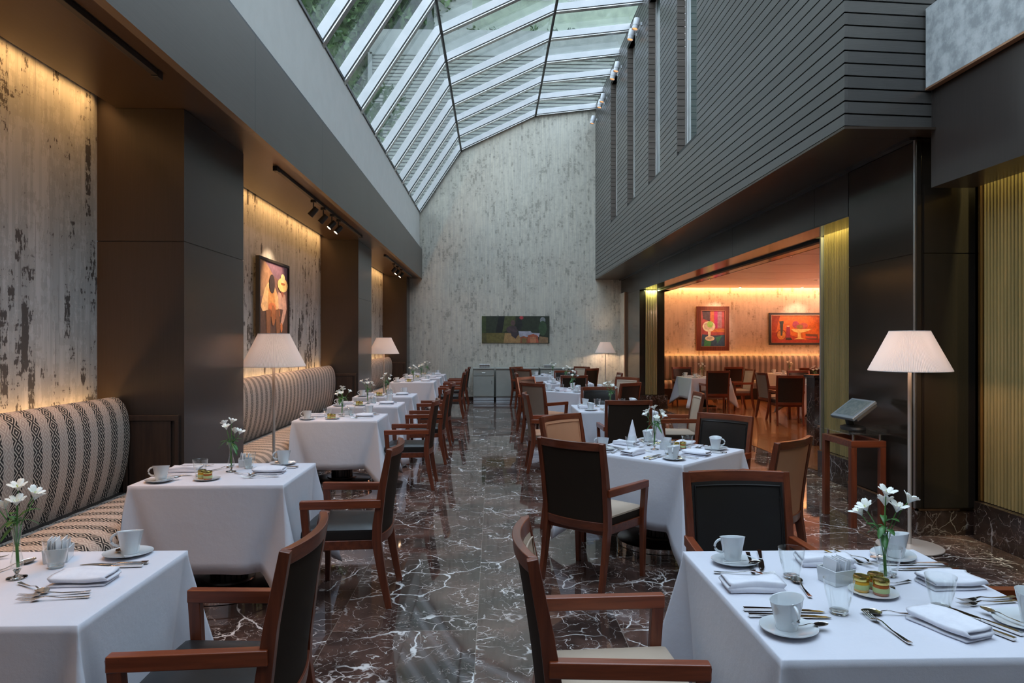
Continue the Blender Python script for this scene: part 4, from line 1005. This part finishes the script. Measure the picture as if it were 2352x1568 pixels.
# small recessed downlights in the side room
SR = [(6.9, 18.9, 'recessed downlight over the portrait-shaped framed still life'), (8.65, 18.9, 'recessed downlight over the orange framed still life')]
for x_, y_, lb in SR:
    t = empty('downlight', (x_, y_, 3.12)); tag(t, lb, 'downlight', 'side room downlights')
    MB().lathe([(.028, -.012), (.05, -.014), (.055, -.004), (.055, 0.0)], 24, cap=True).build('rim', 'steel', t, smooth=True)
    MB().lathe([(.0005, -.017), (.026, -.017), (.026, -.013), (.0005, -.013)], 20, cap=True).build('lens', 'spotface', t)
spot('side_wash', (6.5, 18.6, 3.08), (6.3, 19.4, 2.1), 75, (1, .66, .46), 60, .7)
spot('side_wash', (8.7, 18.6, 3.08), (8.7, 19.4, 2.1), 75, (1, .62, .42), 60, .7)
struct('trim_added_ledge', MB().box(10.85, 11.2, 7.3, 19.3, 2.50, 2.54).box(10.85, 10.88, 7.3, 19.3, 2.54, 2.60), 'pink_ceiling')  # unseen ledge added to carry the ceiling fill light
area('side_ceiling_fill', (11.0, 14.0, 2.6), .15, 9.0, 800, (1, .60, .46), (0, radians(125), 0))  # added area light that brightens the side room ceiling
for i_, (x_, y_) in enumerate([(x_, y_) for y_ in (9.8, 12.1, 14.2, 16.7) for x_ in (5.3, 8.0)]):  # grid of fittings added to fill the side room with warm light
    t = empty('downlight', (x_, y_, 3.12)); tag(t, 'added ceiling fill downlight in the side room, %s row from the front, %s' % (('first', 'second', 'third', 'fourth')[i_ // 2], ('opening side', 'inner side')[i_ % 2]), 'downlight', 'side room downlights')
    MB().lathe([(.035, -.006), (.055, -.008), (.06, -.002), (.06, 0.0)], 20, cap=True).build('rim', 'steel', t, smooth=True)
    spot('added_downlight_fill', (x_, y_, 3.09), (x_ - (.5 if i_ % 2 == 0 else 0), y_, 0), 62, (1, .60, .34), 125, .9, .06)

# ---------------- paintings (plain generic pictures in the photograph's colours)
def picture(name, label, cat, M_, w_, h_, frame, fmat, layers, depth=.03, fmat2=None, inner=0.0):
    t = empty(name); t.matrix_world = M_; tag(t, label, cat)
    if frame:
        m = MB().box(-w_ / 2, w_ / 2, 0, depth, -h_ / 2, -h_ / 2 + frame).box(-w_ / 2, w_ / 2, 0, depth, h_ / 2 - frame, h_ / 2).box(-w_ / 2, -w_ / 2 + frame, 0, depth, -h_ / 2 + frame, h_ / 2 - frame).box(w_ / 2 - frame, w_ / 2, 0, depth, -h_ / 2 + frame, h_ / 2 - frame)
        m.build('frame', fmat, t, bevel=.004)
        if fmat2:
            g = frame - .006; m = MB()
            for s in (-1, 1): m.box(-w_ / 2 + g, w_ / 2 - g, depth - .004, depth + .006, s * (h_ / 2 - g) - .006, s * (h_ / 2 - g) + .006).box(s * (w_ / 2 - g) - .006, s * (w_ / 2 - g) + .006, depth - .004, depth + .006, -h_ / 2 + g, h_ / 2 - g)
            m.build('frame_fillet', fmat2, t)
    iw, ih = w_ / 2 - frame, h_ / 2 - frame
    m = MB(); mats = []
    for k, (col, pts) in enumerate(layers):
        mats.append(flat(col)); m.cur = k
        yy = depth * .55 + .0006 * k
        P_ = [(max(-iw, min(iw, (p[0] * 2 - 1) * iw)), yy, max(-ih, min(ih, (1 - p[1] * 2) * ih))) for p in pts]
        b = len(m.v); m.v += [Vector(p) for p in P_]; m.face(list(range(b, b + len(P_))))
        if k == 0:
            m.cur = 0; b = len(m.v); 
            m.box(-iw, iw, .002, yy - .0003, -ih, ih)
    m.build('canvas', mats, t); return t
def ell(cx, cy, rx, ry, n=22, a0=0): return [(cx + rx * cos(2 * pi * i / n + a0), cy + ry * sin(2 * pi * i / n + a0)) for i in range(n)]
FULL = [(0, 0), (1, 0), (1, 1), (0, 1)]
# left wall: two field workers resting; local +x must run away from the viewer (+Y), local +y out of the wall (+X)
ML = Matrix.Translation((-2.86, 8.9, 2.14)) @ Matrix(((0, 1, 0, 0), (1, 0, 0, 0), (0, 0, 1, 0), (0, 0, 0, 1)))
picture('framed_painting', 'framed painting of two seated figures, one in a straw hat, above the middle banquette', 'painting', ML, 1.22, 1.0, .035, 'black', [
    ((.22, .13, .13), FULL), ((.38, .24, .16), [(0, 0), (.55, 0), (.42, .3), (.2, .45), (0, .5)]), ((.20, .13, .22), [(.2, 0), (1, 0), (1, .3), (.75, .22), (.5, .18)]),
    ((.10, .06, .05), [(0, .62), (1, .55), (1, 1), (0, 1)]),
    ((.62, .22, .10), [(.3, .55), (.66, .5), (.72, .72), (.5, .78), (.28, .7)]),
    ((.80, .55, .30), [(.30, .28), (.2, .36), (.1, .52), (.06, .62), (.12, .68), (.28, .66), (.3, .6), (.52, .6), (.6, .64), (.72, .58), (.62, .42), (.5, .3)]),
    ((.62, .32, .12), [(.32, .34), (.5, .34), (.54, .58), (.28, .58)]),
    ((.60, .40, .34), [(.64, .38), (.9, .4), (.96, .6), (.86, .78), (.78, .86), (.72, .84), (.82, .62), (.66, .62)]),
    ((.62, .22, .08), ell(.76, .88, .04, .07)), ((.26, .12, .06), [(.22, .66), (.38, .64), (.36, .97), (.24, .97)]), ((.26, .12, .06), [(.54, .64), (.68, .62), (.7, .95), (.58, .97)]),
    ((.60, .20, .08), ell(.42, .60, .13, .05)), ((.34, .14, .06), ell(.46, .72, .07, .14)),
    ((.05, .04, .05), ell(.42, .29, .095, .13)), ((.28, .10, .08), [(.7, .34), (.86, .34), (.8, .46)]),
    ((.86, .66, .30), ell(.80, .27, .19, .10)), ((.94, .80, .48), ell(.80, .18, .075, .07)), ((.42, .16, .06), ell(.80, .255, .08, .018))], depth=.05)
MBk = Matrix.Translation((.61, YB - .001, 1.925)) @ Matrix(((1, 0, 0, 0), (0, -1, 0, 0), (0, 0, 1, 0), (0, 0, 0, 1)))
picture('canvas_painting', 'wide dark green unframed painting on the back wall', 'painting', MBk, 1.84, .73, 0.0, 'black', [
    ((.030, .038, .022), FULL), ((.055, .075, .025), [(0, 0), (.06, 0), (.06, .62), (0, .62)]), ((.075, .085, .03), [(.34, 0), (.5, 0), (.48, .4), (.3, .62)]), ((.012, .013, .012), [(.25, 0), (.34, 0), (.3, .62), (.2, .62)]),
    ((.15, .12, .035), [(0, .63), (.36, .62), (.46, 1), (0, 1)]), ((.10, .085, .03), [(0, .63), (.07, .63), (.07, 1), (0, 1)]),
    ((.38, .22, .09), [(.34, .62), (.52, .66), (.66, .8), (.62, 1), (.32, 1)]), ((.075, .05, .055), ell(.45, .50, .09, .14)), ((.05, .035, .04), [(.42, .56), (.56, .62), (.5, .84), (.44, .74)]), ((.12, .07, .065), ell(.46, .25, .035, .10)),
    ((.42, .40, .48), [(.54, .56), (.72, .56), (.74, .62), (.86, .64), (.84, .78), (.56, .78)]), ((.02, .022, .02), ell(.55, .3, .045, .24)), ((.45, .05, .06), ell(.585, .06, .03, .06)), ((.25, .27, .28), ell(.9, .16, .04, .13)),
    ((.05, .085, .04), ell(.9, .45, .06, .28)), ((.28, .17, .09), [(.85, .75), (.98, .8), (.98, 1), (.84, 1)]),
    ((.30, .09, .04), [(.57, .78), (.62, .74), (.68, .80), (.68, 1), (.57, 1)]), ((.20, .13, .05), [(.59, .82), (.66, .82), (.66, 1), (.59, 1)]),
    ((.42, .10, .05), [(.68, .72), (.76, .66), (.83, .74), (.84, 1), (.68, 1)]), ((.50, .20, .10), [(.71, .77), (.80, .77), (.80, 1), (.71, 1)])], depth=.04)
MP = lambda x_, z_: Matrix.Translation((x_, 19.399, z_)) @ Matrix(((1, 0, 0, 0), (0, -1, 0, 0), (0, 0, 1, 0), (0, 0, 0, 1)))
picture('framed_painting', 'upright still life of a white compote bowl in a wide brown frame', 'painting', MP(6.28, 1.97), .94, 1.27, .13, 'mahogany', [
    ((.42, .08, .08), FULL), ((.08, .05, .06), [(.05, 0), (.38, 0), (.38, .3), (.08, .22)]), ((.55, .16, .05), [(.4, 0), (.55, 0), (.55, .6), (.42, .6)]), ((.50, .04, .16), [(.55, 0), (.72, 0), (.7, .5), (.55, .5)]), ((.35, .18, .22), [(.7, .02), (.88, .02), (.88, .48), (.7, .5)]),
    ((.60, .20, .06), [(.5, .5), (1, .5), (1, .6), (.5, .6)]), ((.03, .09, .16), [(.05, .66), (.5, .7), (1, .68), (1, 1), (0, 1)]), ((.04, .26, .10), [(.15, .8), (.45, .82), (.4, 1), (.12, 1)]), ((.04, .24, .16), [(.6, .75), (.9, .7), (.7, .92)]),
    ((.78, .70, .50), ell(.33, .44, .27, .15)), ((.60, .48, .36), ell(.31, .43, .19, .10)), ((.34, .62, .14), ell(.38, .38, .13, .09)), ((.78, .70, .50), [(.29, .56), (.41, .56), (.4, .74), (.3, .74)]), ((.80, .72, .55), ell(.37, .78, .2, .075)), ((.5, .45, .32), ell(.37, .77, .12, .04))], depth=.05, fmat2='copper_trim')
picture('framed_painting', 'landscape still life with orange ground, jug and fruit stand in a black frame', 'painting', MP(8.68, 1.96), 1.55, .92, .07, 'black', [
    ((.70, .17, .03), FULL), ((.45, .07, .02), [(0, 0), (.18, 0), (.1, .6), (0, .6)]), ((.40, .05, .02), [(0, .62), (.2, .62), (.7, .9), (1, .85), (1, 1), (0, 1)]),
    ((.30, .05, .02), ell(.205, .72, .105, .2)), ((.66, .28, .06), ell(.205, .72, .085, .17)), ((.03, .04, .03), [(.175, .3), (.245, .28), (.225, .75), (.19, .75)]), ((.03, .04, .03), [(.16, .22), (.25, .2), (.25, .3), (.17, .32)]),
    ((.30, .03, .06), [(.31, .4), (.38, .4), (.395, .85), (.30, .85)]), ((.85, .6, .3), ell(.345, .4, .03, .02)), ((.03, .03, .02), [(.3, .82), (.4, .82), (.43, .9), (.29, .9)]),
    ((.45, .07, .12), ell(.5, .34, .07, .13)), ((.50, .12, .10), ell(.66, .38, .09, .11)), ((.30, .20, .05), ell(.58, .42, .07, .08)),
    ((.95, .66, .22), [(.40, .5), (.84, .5), (.72, .6), (.6, .64), (.61, .82), (.7, .88), (.46, .88), (.54, .82), (.54, .64), (.46, .6)]),
    ((.13, .05, .02), [(.7, .68), (.95, .7), (.96, .9), (.72, .88)]), ((.60, .10, .05), [(.7, .76), (.93, .78), (.93, .84), (.7, .84)])], depth=.05, fmat2='copper_trim')

# ---------------- till stand with terminal, beside the column
ts = empty('console_stand', (3.22, 6.02, 0)); tag(ts, 'narrow mahogany stand with a glass shelf beside the bronze column', 'side table')
def rel(m, nm, mt, p, **k): o = m.build(nm, mt, **k); return loc(o, p)
for lx, ly in ((3.09, 5.79), (3.345, 5.79), (3.09, 6.26), (3.345, 6.26)):
    rel(MB().box(lx - .025, lx + .025, ly - .025, ly + .025, 0, .69), 'leg', 'mahogany', ts, bevel=.003)
m = MB().box(3.065, 3.37, 5.765, 5.815, .69, .745).box(3.065, 3.37, 6.235, 6.285, .69, .745).box(3.065, 3.115, 5.815, 6.235, .69, .745).box(3.32, 3.37, 5.815, 6.235, .69, .745)
rel(m, 'frame', 'mahogany_h', ts, bevel=.003)
for lx, ly in ((3.10, 5.80), (3.335, 5.80), (3.10, 6.24), (3.335, 6.24)):
    rel(MB().lathe([(.011, .745), (.011, .80), (.0005, .80)], 16, (lx, ly, 0), cap=True), 'standoff', 'steel', ts, smooth=True)
rel(MB().box(3.04, 3.40, 5.74, 6.33, .80, .81), 'glass_shelf', 'glass', ts, bevel=.002)
pt = empty('till_terminal', (3.22, 6.03, .811)); tag(pt, 'grey touchscreen till tilted on its foot on the glass stand', 'till')
m = MB(); m.lathe([(.0005, 0), (.10, 0), (.105, .012), (.10, .030), (.05, .045), (.0005, .05)], 32, (0, 0, 0), .95, 1.25, cap=True); m.build('foot', 'black', pt, smooth=True)
MB().sweep([(-.02, 0, .035), (-.04, 0, .10), (0.0, 0, .15)], (.055, .05), side=(0, 1, 0)).build('neck', 'black', pt, bevel=.006)
MP2 = Matrix.Rotation(radians(-84), 4, 'Z') @ Matrix.Translation((0, 0, .185)) @ Matrix.Rotation(radians(35), 4, 'X')
m = MB().box(-.165, .165, -.135, .135, -.02, .012, MP2); m.build('housing', 'pos', pt, bevel=.008, seg=3)
m = MB().box(-.15, .15, -.10, .135, -.055, -.02, MP2); m.build('housing_back', plain('dark_grey_plastic', (.09, .095, .10), .4), pt, bevel=.012, seg=3)
m = MB().box(-.135, .135, -.10, .11, .0115, .0135, MP2); m.build('screen', 'screen', pt)

# ---------------- grey service cabinets against the back wall
def cabinet(x0, x1, lab, doors, drawer):
    t = empty('service_cabinet', ((x0 + x1) / 2, 18.25, 0)); tag(t, lab, 'cabinet', 'grey cabinets along the back wall')
    rel(MB().box(x0, x1, 17.99, 18.56, .14, .87), 'body', 'cabinet', t, bevel=.003)
    rel(MB().box(x0 - .01, x1 + .01, 17.96, 18.57, .87, .90), 'top', 'cabinet', t, bevel=.003)
    rel(MB().box(x0 + .005, x1 - .005, 18.02, 18.55, 0, .14).box(x0, x1, 18.0, 18.02, .065, .07), 'plinth', 'white_frame', t, bevel=.004)
    w_ = (x1 - x0) / doors
    for i in range(doors):
        a = x0 + i * w_; top = .84
        if drawer:
            d = rel(MB().box(a + .01, a + w_ - .01, 17.975, 17.99, .70, .85), 'drawer', 'cabinet', t, bevel=.003)
            h_ = MB().tube([(a + w_ / 2 - .05, 17.975, .775), (a + w_ / 2 - .045, 17.955, .775), (a + w_ / 2 + .045, 17.955, .775), (a + w_ / 2 + .05, 17.975, .775)], .006, 8).build('handle', 'steel', smooth=True); h_.parent = d; h_.matrix_parent_inverse = Matrix.Translation(-t.location) if False else Matrix.Identity(4); h_.location = (0, 0, 0)
            top = .68
        d = rel(MB().box(a + .01, a + w_ - .01, 17.975, 17.99, .16, top), 'door', 'cabinet', t, bevel=.003)
        h_ = MB().tube([(a + w_ - .06, 17.975, top - .1), (a + w_ - .06, 17.955, top - .11), (a + w_ - .06, 17.955, top - .2), (a + w_ - .06, 17.975, top - .21)], .005, 8).build('handle', 'steel', smooth=True); h_.parent = d
cabinet(-.53, .02, 'leftmost grey cabinet with one drawer over a door, by the aisle', 1, True)
cabinet(.07, 1.19, 'middle wide grey cabinet with two doors, under the green painting', 2, False)
cabinet(1.24, 2.36, 'rightmost grey cabinet half hidden behind the far chairs', 2, True)
tag(MB().box(-.36, -.10, 18.1, 18.4, .90, .99).box(-.38, -.08, 18.08, 18.42, .99, 1.0).box(-.34, -.12, 18.09, 18.11, .92, .93).build('metal_tray', 'brushed', bevel=.006), 'steel warming tray on the leftmost grey cabinet', 'tray', 'steel trays on the cabinets')
tag(MB().box(1.36, 1.56, 18.1, 18.4, .90, .965).box(1.34, 1.58, 18.08, 18.42, .965, .98).build('metal_tray', 'brushed', bevel=.006), 'steel tray on the rightmost grey cabinet, near the green leaves', 'tray', 'steel trays on the cabinets')

# ================================================================ TABLES, CHAIRS, PLACE SETTINGS
TW, TD, RW = 0.90, 0.73, 0.94
def put_item(kind, maker, T, x_, y_, rz, z_, label, cat, group, jit=0.0):
    (cx, cy, ta) = T
    X_ = cx + x_ * cos(ta) - y_ * sin(ta); Y_ = cy + x_ * sin(ta) + y_ * cos(ta)
    s_ = {'cup': (1.1, 1.1, 1.1), 'saucer': (1.06, 1.06, 1.0), 'napkin': (1.2, 1.2, 1.8), 'jar0': (1.35,) * 3, 'jar1': (1.35,) * 3, 'plate': (1.2, 1.2, 1), 'caddy': (1.22,) * 3, 'knife': (1.12, 1.12, 1), 'fork': (1.06, 1.06, 1)}.get(kind)
    return place(kind, maker, (X_, Y_, z_), ta + rz, label, cat, group, s_)
ZC = 0.7612
def setting(T, half, ang, who, tname, full, n, ov=None):
    """one place setting; local frame: guest at -y side looking +y, rotated by ang about the table centre"""
    ov = ov or {}
    rn = random.Random(n); sh = half - .47
    def it(kind, maker, key, x_, y_, rz, z_, lab, cat, grp):
        if key in ov:
            if ov[key] is None: return
            x_, y_, rz = ov[key]
        x_ += rn.uniform(-.006, .006); y_ += rn.uniform(-.006, .006) - sh; rz += rn.uniform(-.08, .08)
        xa = x_ * cos(ang) - y_ * sin(ang); ya = x_ * sin(ang) + y_ * cos(ang)
        put_item(kind, maker, T, xa, ya, ang + rz, z_, '%s at the %s of %s' % (lab, who, tname), cat, grp)
    cx_, cy_ = (.30, -.315)
    it('saucer', make_saucer, 'saucer', cx_, cy_, -.7, ZC, 'white oval saucer', 'saucer', 'saucers under the coffee cups')
    if 'cup' in ov or 'saucer' in ov: pass
    rz = rn.choice((-.5, 2.6, -1.2))
    it('cup', make_cup, 'cup', cx_, cy_, rz, ZC + .0062, 'white coffee cup', 'cup', 'coffee cups on the tables')
    it('napkin', make_napkin, 'napkin', -.03, -.33, 1.57 * 0 + .05, ZC, 'folded white napkin', 'napkin', 'folded napkins on the tables')
    it('glass', make_tumbler, 'glass', .17, -.15, 0, ZC, 'empty water glass', 'glass', 'water glasses on the tables')
    it('fork', make_fork, 'fork', -.17, -.31, .06, ZC, ('inner fork' if full and not ('fork2' in ov and ov['fork2'] is None) else 'silver fork'), 'fork', 'forks on the tables')
    it('knife', make_knife, 'knife', .145, -.33, .03, ZC, ('inner knife' if full and not ('knife2' in ov and ov['knife2'] is None) else 'silver knife'), 'knife', 'knives on the tables')
    if full:
        it('fork', make_fork, 'fork2', -.205, -.315, .04, ZC, 'outer fork', 'fork', 'forks on the tables')
        it('knife', make_knife, 'knife2', .185, -.335, .03, ZC, 'outer knife', 'knife', 'knives on the tables')
        it('spoon', make_spoon(1.0), 'spoon', -.06, -.165, 1.62, ZC, 'silver dessert spoon', 'spoon', 'dessert spoons on the tables')
        tx, ty, tz = .345, -.325, .35
        it('teaspoon', make_spoon(.72), 'tea', tx, ty, tz, ZC + .0115, 'teaspoon', 'spoon', 'teaspoons on the saucers')
def centre(T, tname, seed, items):
    for it_ in items:
        k, x_, y_ = it_[:3]
        if k == 'vase':
            put_item('vase', make_vase, T, x_, y_, 0, ZC, 'slim glass bud vase on %s' % tname, 'vase', 'bud vases')
            fl = 'fl%d' % (seed % 3)
            put_item(fl, make_flowers(seed % 3 + 1), T, x_, y_, seed * 1.3, ZC, 'white alstroemeria in the vase on %s' % tname, 'flowers', 'white flowers in bud vases')
        elif k == 'caddy': put_item('caddy', make_caddy, T, x_, y_, .3, ZC, 'white sachet box on %s' % tname, 'sachet holder', 'sachet holders')
        elif k == 'jars':
            put_item('plate', make_small_plate, T, x_, y_, 0, ZC, 'small white plate under the jam jars on %s' % tname, 'plate', 'jam jar plates')
            n_ = it_[3]
            names = ['front amber jam jar on %s', 'second jam jar, honey coloured, on %s', 'rear jam jar on %s']
            for q, (dx, dy) in enumerate([(.014, -.022), (-.034, .012), (.026, .032)][:n_]):
                put_item('jar%d' % (q % 2), make_jar('jam' if q % 2 == 0 else 'honey'), T, x_ + dx, y_ + dy, q * 1.1 - 2.6, ZC + .0048, names[q] % tname, 'jar', 'small jam jars')
def table(cx, cy, ta, w_, d_, tname, seed):
    k = 't%.2f' % d_
    place(k, make_table(w_, d_), (cx, cy, 0), ta, 'pedestal base table under the cloth: %s' % tname, 'table', 'dining tables')
    ck = 'c%.2f_%d' % (d_, seed % 2)
    drop = .50 if d_ < .8 else .47
    place(ck, make_cloth(w_, d_, drop, seed % 2 + 11, d_ < .8), (cx, cy, 0), ta, 'white damask cloth draped over %s' % tname, 'tablecloth', 'white tablecloths')
CH = {'at': ('taupe', 'tan', 'taupe'), 'kk': ('leather', 'espresso', 'leather'), 'bk': ('beige', 'espresso', 'espresso'), 'tt': ('tan', 'taupe', 'taupe'), 'bt': ('beige', 'taupe', 'taupe')}
def chair(kind, x_, y_, deg, label, grp, z_=0):
    """(x_, y_) under the middle of the back; deg = direction the sitter looks, from +X"""
    i_, o_, s_ = CH[kind]
    return place('chair' + kind, make_chair(i_, o_, s_), (x_, y_, z_), radians(deg - 90), label, 'chair', grp)
GL = 'armchairs along the left row of tables'; GR = 'armchairs around the right-hand tables'
# left row
left = [(2.42, 'the nearest table of the left row'), (4.40, 'the second table of the left row'), (7.64, 'the third table of the left row'), (9.18, 'the fourth table of the left row'),
        (10.75, 'the fifth table of the left row'), (14.45, 'the sixth table of the left row'), (16.02, 'the seventh table of the left row'), (17.45, 'the last table of the left row')]
LC = ['black leather armchair at the nearest left table, its back to the aisle', 'black leather armchair at the second left table', 'black leather armchair at the third left table, beyond the floor lamp',
      'black leather armchair at the fourth left table', 'black leather armchair at the fifth left table', 'black leather armchair at the sixth left table', 'black leather armchair at the seventh left table', 'black leather armchair at the last left table, by the cabinets']
for i, (cy, nm) in enumerate(left):
    T = (-1.68, cy, 0.0); table(-1.68, cy, 0, TW, TD, nm, i)
    chair('kk', -.64 + (.02 * (i % 2)), cy - .05, 180 + (0, 0, 0, 1.5, -1, 1, 2, 0)[i], LC[i], GL)
    full = cy < 9
    setting(T, .45, pi / 2, 'aisle side', nm, full, 10 + i, {'fork': (-.12, -.25, .25), 'fork2': (-.16, -.27, .18), 'napkin': (.0, -.27, 0.05), 'spoon': (-.06, -.14, 2.6), 'saucer': (.31, -.27, 2.4), 'cup': (.31, -.27, 1.8), 'glass': (.17, -.08, 0), 'knife': (.15, -.27, .05), 'knife2': (.185, -.275, .02), 'tea': (.275, -.25, -.9)})
    setting(T, .45, -pi / 2, 'bench side', nm, full, 30 + i, {'fork': (-.25, -.33, .1), 'fork2': None, 'napkin': (-.07, -.32, 0.0), 'spoon': (-.16, -.12, 1.2), 'saucer': (.25, -.34, .6), 'cup': (.25, -.34, -1.57 + .2), 'glass': (.10, -.16, 0), 'knife': (.08, -.34, .05), 'knife2': None, 'tea': (.245, -.285, .9)})
    items = [('vase', -.01, .05), ('caddy', .01, .25)]
    if i > 0: items.append(('jars', -.06, -.20, 2))
    centre(T, nm, i, items)
# right group
A45 = pi / 4
right = [((1.23, 2.25), 0.0, 'the large near table on the right'), ((1.29, 5.27), A45, 'the angled second table on the right'), ((1.50, 8.57), 0.0, 'the third table on the right'),
         ((1.40, 11.72), A45, 'the angled fourth table on the right'), ((1.53, 13.98), 0.0, 'the fifth table on the right'), ((1.50, 16.80), A45, 'the farthest angled table on the right')]
# near right table, each item placed as in the photograph
T = (1.23, 2.25, 0.0); nm = right[0][2]; table(1.23, 2.25, 0, RW, RW, nm, 1)
setting(T, .47, -pi / 2, 'left side', nm, True, 71, {'saucer': (.287, -.37, -.6), 'cup': (.287, -.385, 0.1), 'tea': (.290, -.325, .15), 'knife': (.155, -.325, .0), 'knife2': (.195, -.325, .0), 'napkin': (-.045, -.345, 0.03), 'fork': (-.19, -.33, -.10), 'fork2': None, 'spoon': (-.05, -.18, 1.35), 'glass': (.175, -.165, 0)})
setting(T, .47, pi, 'far side', nm, True, 72, {'saucer': (.315, -.317, .4), 'cup': (.315, -.335, .1), 'tea': (.30, -.275, 1.5), 'knife': (.21, -.32, -.25), 'knife2': (.255, -.30, -.22), 'napkin': (-.02, -.30, 1.5), 'fork': (-.17, -.34, .35), 'fork2': (-.13, -.34, .35), 'spoon': None, 'glass': (.165, -.15, 0)})
setting(T, .47, pi / 2, 'right side', nm, True, 73, {'saucer': (.36, -.32, -.6), 'cup': (.36, -.325, 2.2), 'tea': (.335, -.265, .5), 'knife': (.22, -.35, .05), 'knife2': (.275, -.35, .0), 'napkin': (.06, -.345, .12), 'fork': (-.08, -.37, .08), 'fork2': (-.115, -.35, .12), 'spoon': (.06, -.13, .45), 'glass': (.16, -.19, 0)})
setting(T, .47, 0, 'near side', nm, True, 74, {'saucer': (.345, -.26, .4), 'cup': (.365, -.27, .4), 'tea': (.30, -.235, .3), 'knife': (.19, -.27, .42), 'knife2': (.235, -.235, .42), 'napkin': (.105, -.285, .30), 'fork': (-.08, -.29, .02), 'fork2': None, 'spoon': (.0, -.19, 1.45), 'glass': (.175, -.14, 0)})
centre(T, nm, 0, [('caddy', -.035, .10), ('jars', .035, -.01, 3), ('vase', .105, .045)])
for (c_, ta, nm), sd in zip(right[1:], range(2, 7)):
    T = (c_[0], c_[1], ta); table(c_[0], c_[1], ta, RW, RW, nm, sd)
    near = c_[1] < 6
    for q, (an, who) in enumerate(((0, 'first side'), (pi / 2, 'second side'), (pi, 'third side'), (-pi / 2, 'fourth side'))):
        wd = {0: 'right front side', pi / 2: 'right rear side', pi: 'left rear side', -pi / 2: 'left front side'}[an] if ta else {0: 'near side', pi / 2: 'right side', pi: 'far side', -pi / 2: 'left side'}[an]
        setting(T, .47, an, wd, nm, near, 90 + sd * 5 + q)
    centre(T, nm, sd, [('vase', -.02, .03), ('caddy', .07, -.02)] + ([('jars', .13, -.10, 2)] if near else []))
put_item('cone', make_napkin_cone, (1.29, 5.27, A45), .17, .36, 0, ZC, 'white napkin folded into a tall cone on the angled second table', 'napkin', None)
# chairs of the right group
chair('bk', .115, 2.27, 0, 'beige seated armchair at the left of the large near table, facing it', GR)
chair('kk', 1.20, 3.35, -91, 'black leather armchair at the far side of the large near table', GR)
chair('kk', 2.30, 2.30, 180, 'dark armchair at the right edge of the photo, beside the large near table', GR)
chair('bk', .50, 4.44, 49, 'dark backed armchair at the left front of the angled second table', GR)
chair('tt', .59, 5.98, -48, 'tan leather armchair at the left rear of the angled second table', GR)
chair('kk', 2.045, 5.975, 224, 'black leather armchair at the right rear of the angled second table', GR)
chair('at', 1.99, 4.46, 132, 'tan backed armchair at the right front of the angled second table', GR)
chair('kk', 1.485, 7.45, 88, 'armchair with black back at the near side of the third right table', GR)
chair('bk', 2.58, 8.50, 176, 'beige armchair at the right of the third table, facing the aisle', GR)
chair('kk', 1.50, 9.65, -90, 'black leather armchair at the far side of the third right table', GR)
chair('tt', .41, 8.50, 0, 'tan armchair at the aisle side of the third right table', GR)
chair('tt', .60, 10.60, 42, 'taupe backed armchair at the left front of the angled fourth table', GR)
chair('kk', .58, 12.38, -42, 'dark armchair at the left rear of the angled fourth table', GR)
chair('kk', 2.15, 10.60, 132, 'black backed armchair at the right front of the angled fourth table', GR)
chair('bk', 2.42, 12.25, 221, 'beige armchair at the right rear of the angled fourth table', GR)
chair('kk', 1.54, 12.95, 90, 'black backed armchair at the near side of the fifth right table', GR)
chair('tt', .48, 13.90, 0, 'brown armchair seen edge-on at the aisle side of the fifth right table', GR)
chair('bk', 2.60, 13.95, 180, 'beige armchair at the right of the fifth right table', GR)
chair('kk', 1.60, 15.10, -90, 'black leather armchair at the far side of the fifth right table', GR)
chair('bt', .68, 16.00, 46, 'taupe backed armchair at the left front of the farthest right table', GR)
chair('kk', .58, 17.35, -40, 'dark armchair at the left rear of the farthest right table, by the cabinets', GR)
chair('kk', 2.38, 16.35, 135, 'black backed armchair at the right front of the farthest right table', GR)
chair('bk', 2.28, 17.50, 222, 'beige armchair at the right rear of the farthest right table', GR)
# side room
GS = 'armchairs in the side room'
side = [((4.95, 16.0), 0.1, 'the left table of the side room'), ((6.62, 13.85), 0.0, 'the right table of the side room'), ((7.75, 17.6), 0.0, 'the table against the side room banquette')]
for i, (c_, ta, nm) in enumerate(side):
    T = (c_[0], c_[1], ta); table(c_[0], c_[1], ta, RW, RW, nm, i)
    for q, (an, wd) in enumerate(((0, 'near side'), (pi / 2, 'right side'), (pi, 'far side'), (-pi / 2, 'left side'))): setting(T, .47, an, wd, nm, False, 200 + i * 5 + q)
    centre(T, nm, i + 1, [('vase', 0, .05)])
chair('kk', 4.97, 14.95, 88, 'black backed armchair at the near side of the left side room table', GS)
chair('bt', 6.02, 15.85, 184, 'beige armchair at the right of the left side room table', GS)
chair('kk', 4.75, 17.1, -88, 'dark armchair at the far side of the left side room table', GS)
chair('kk', 6.12, 17.2, 100, 'black backed armchair standing before the side room banquette', GS)
chair('kk', 5.64, 12.80, 80, 'black backed armchair nearest the marble counter in the side room', GS)
chair('bt', 5.56, 14.05, 4, 'tan backed armchair at the left of the right side room table', GS)
chair('kk', 6.75, 14.95, -86, 'black armchair at the far side of the right side room table', GS)
chair('kk', 7.75, 16.5, 90, 'black backed armchair at the table against the side room banquette', GS)
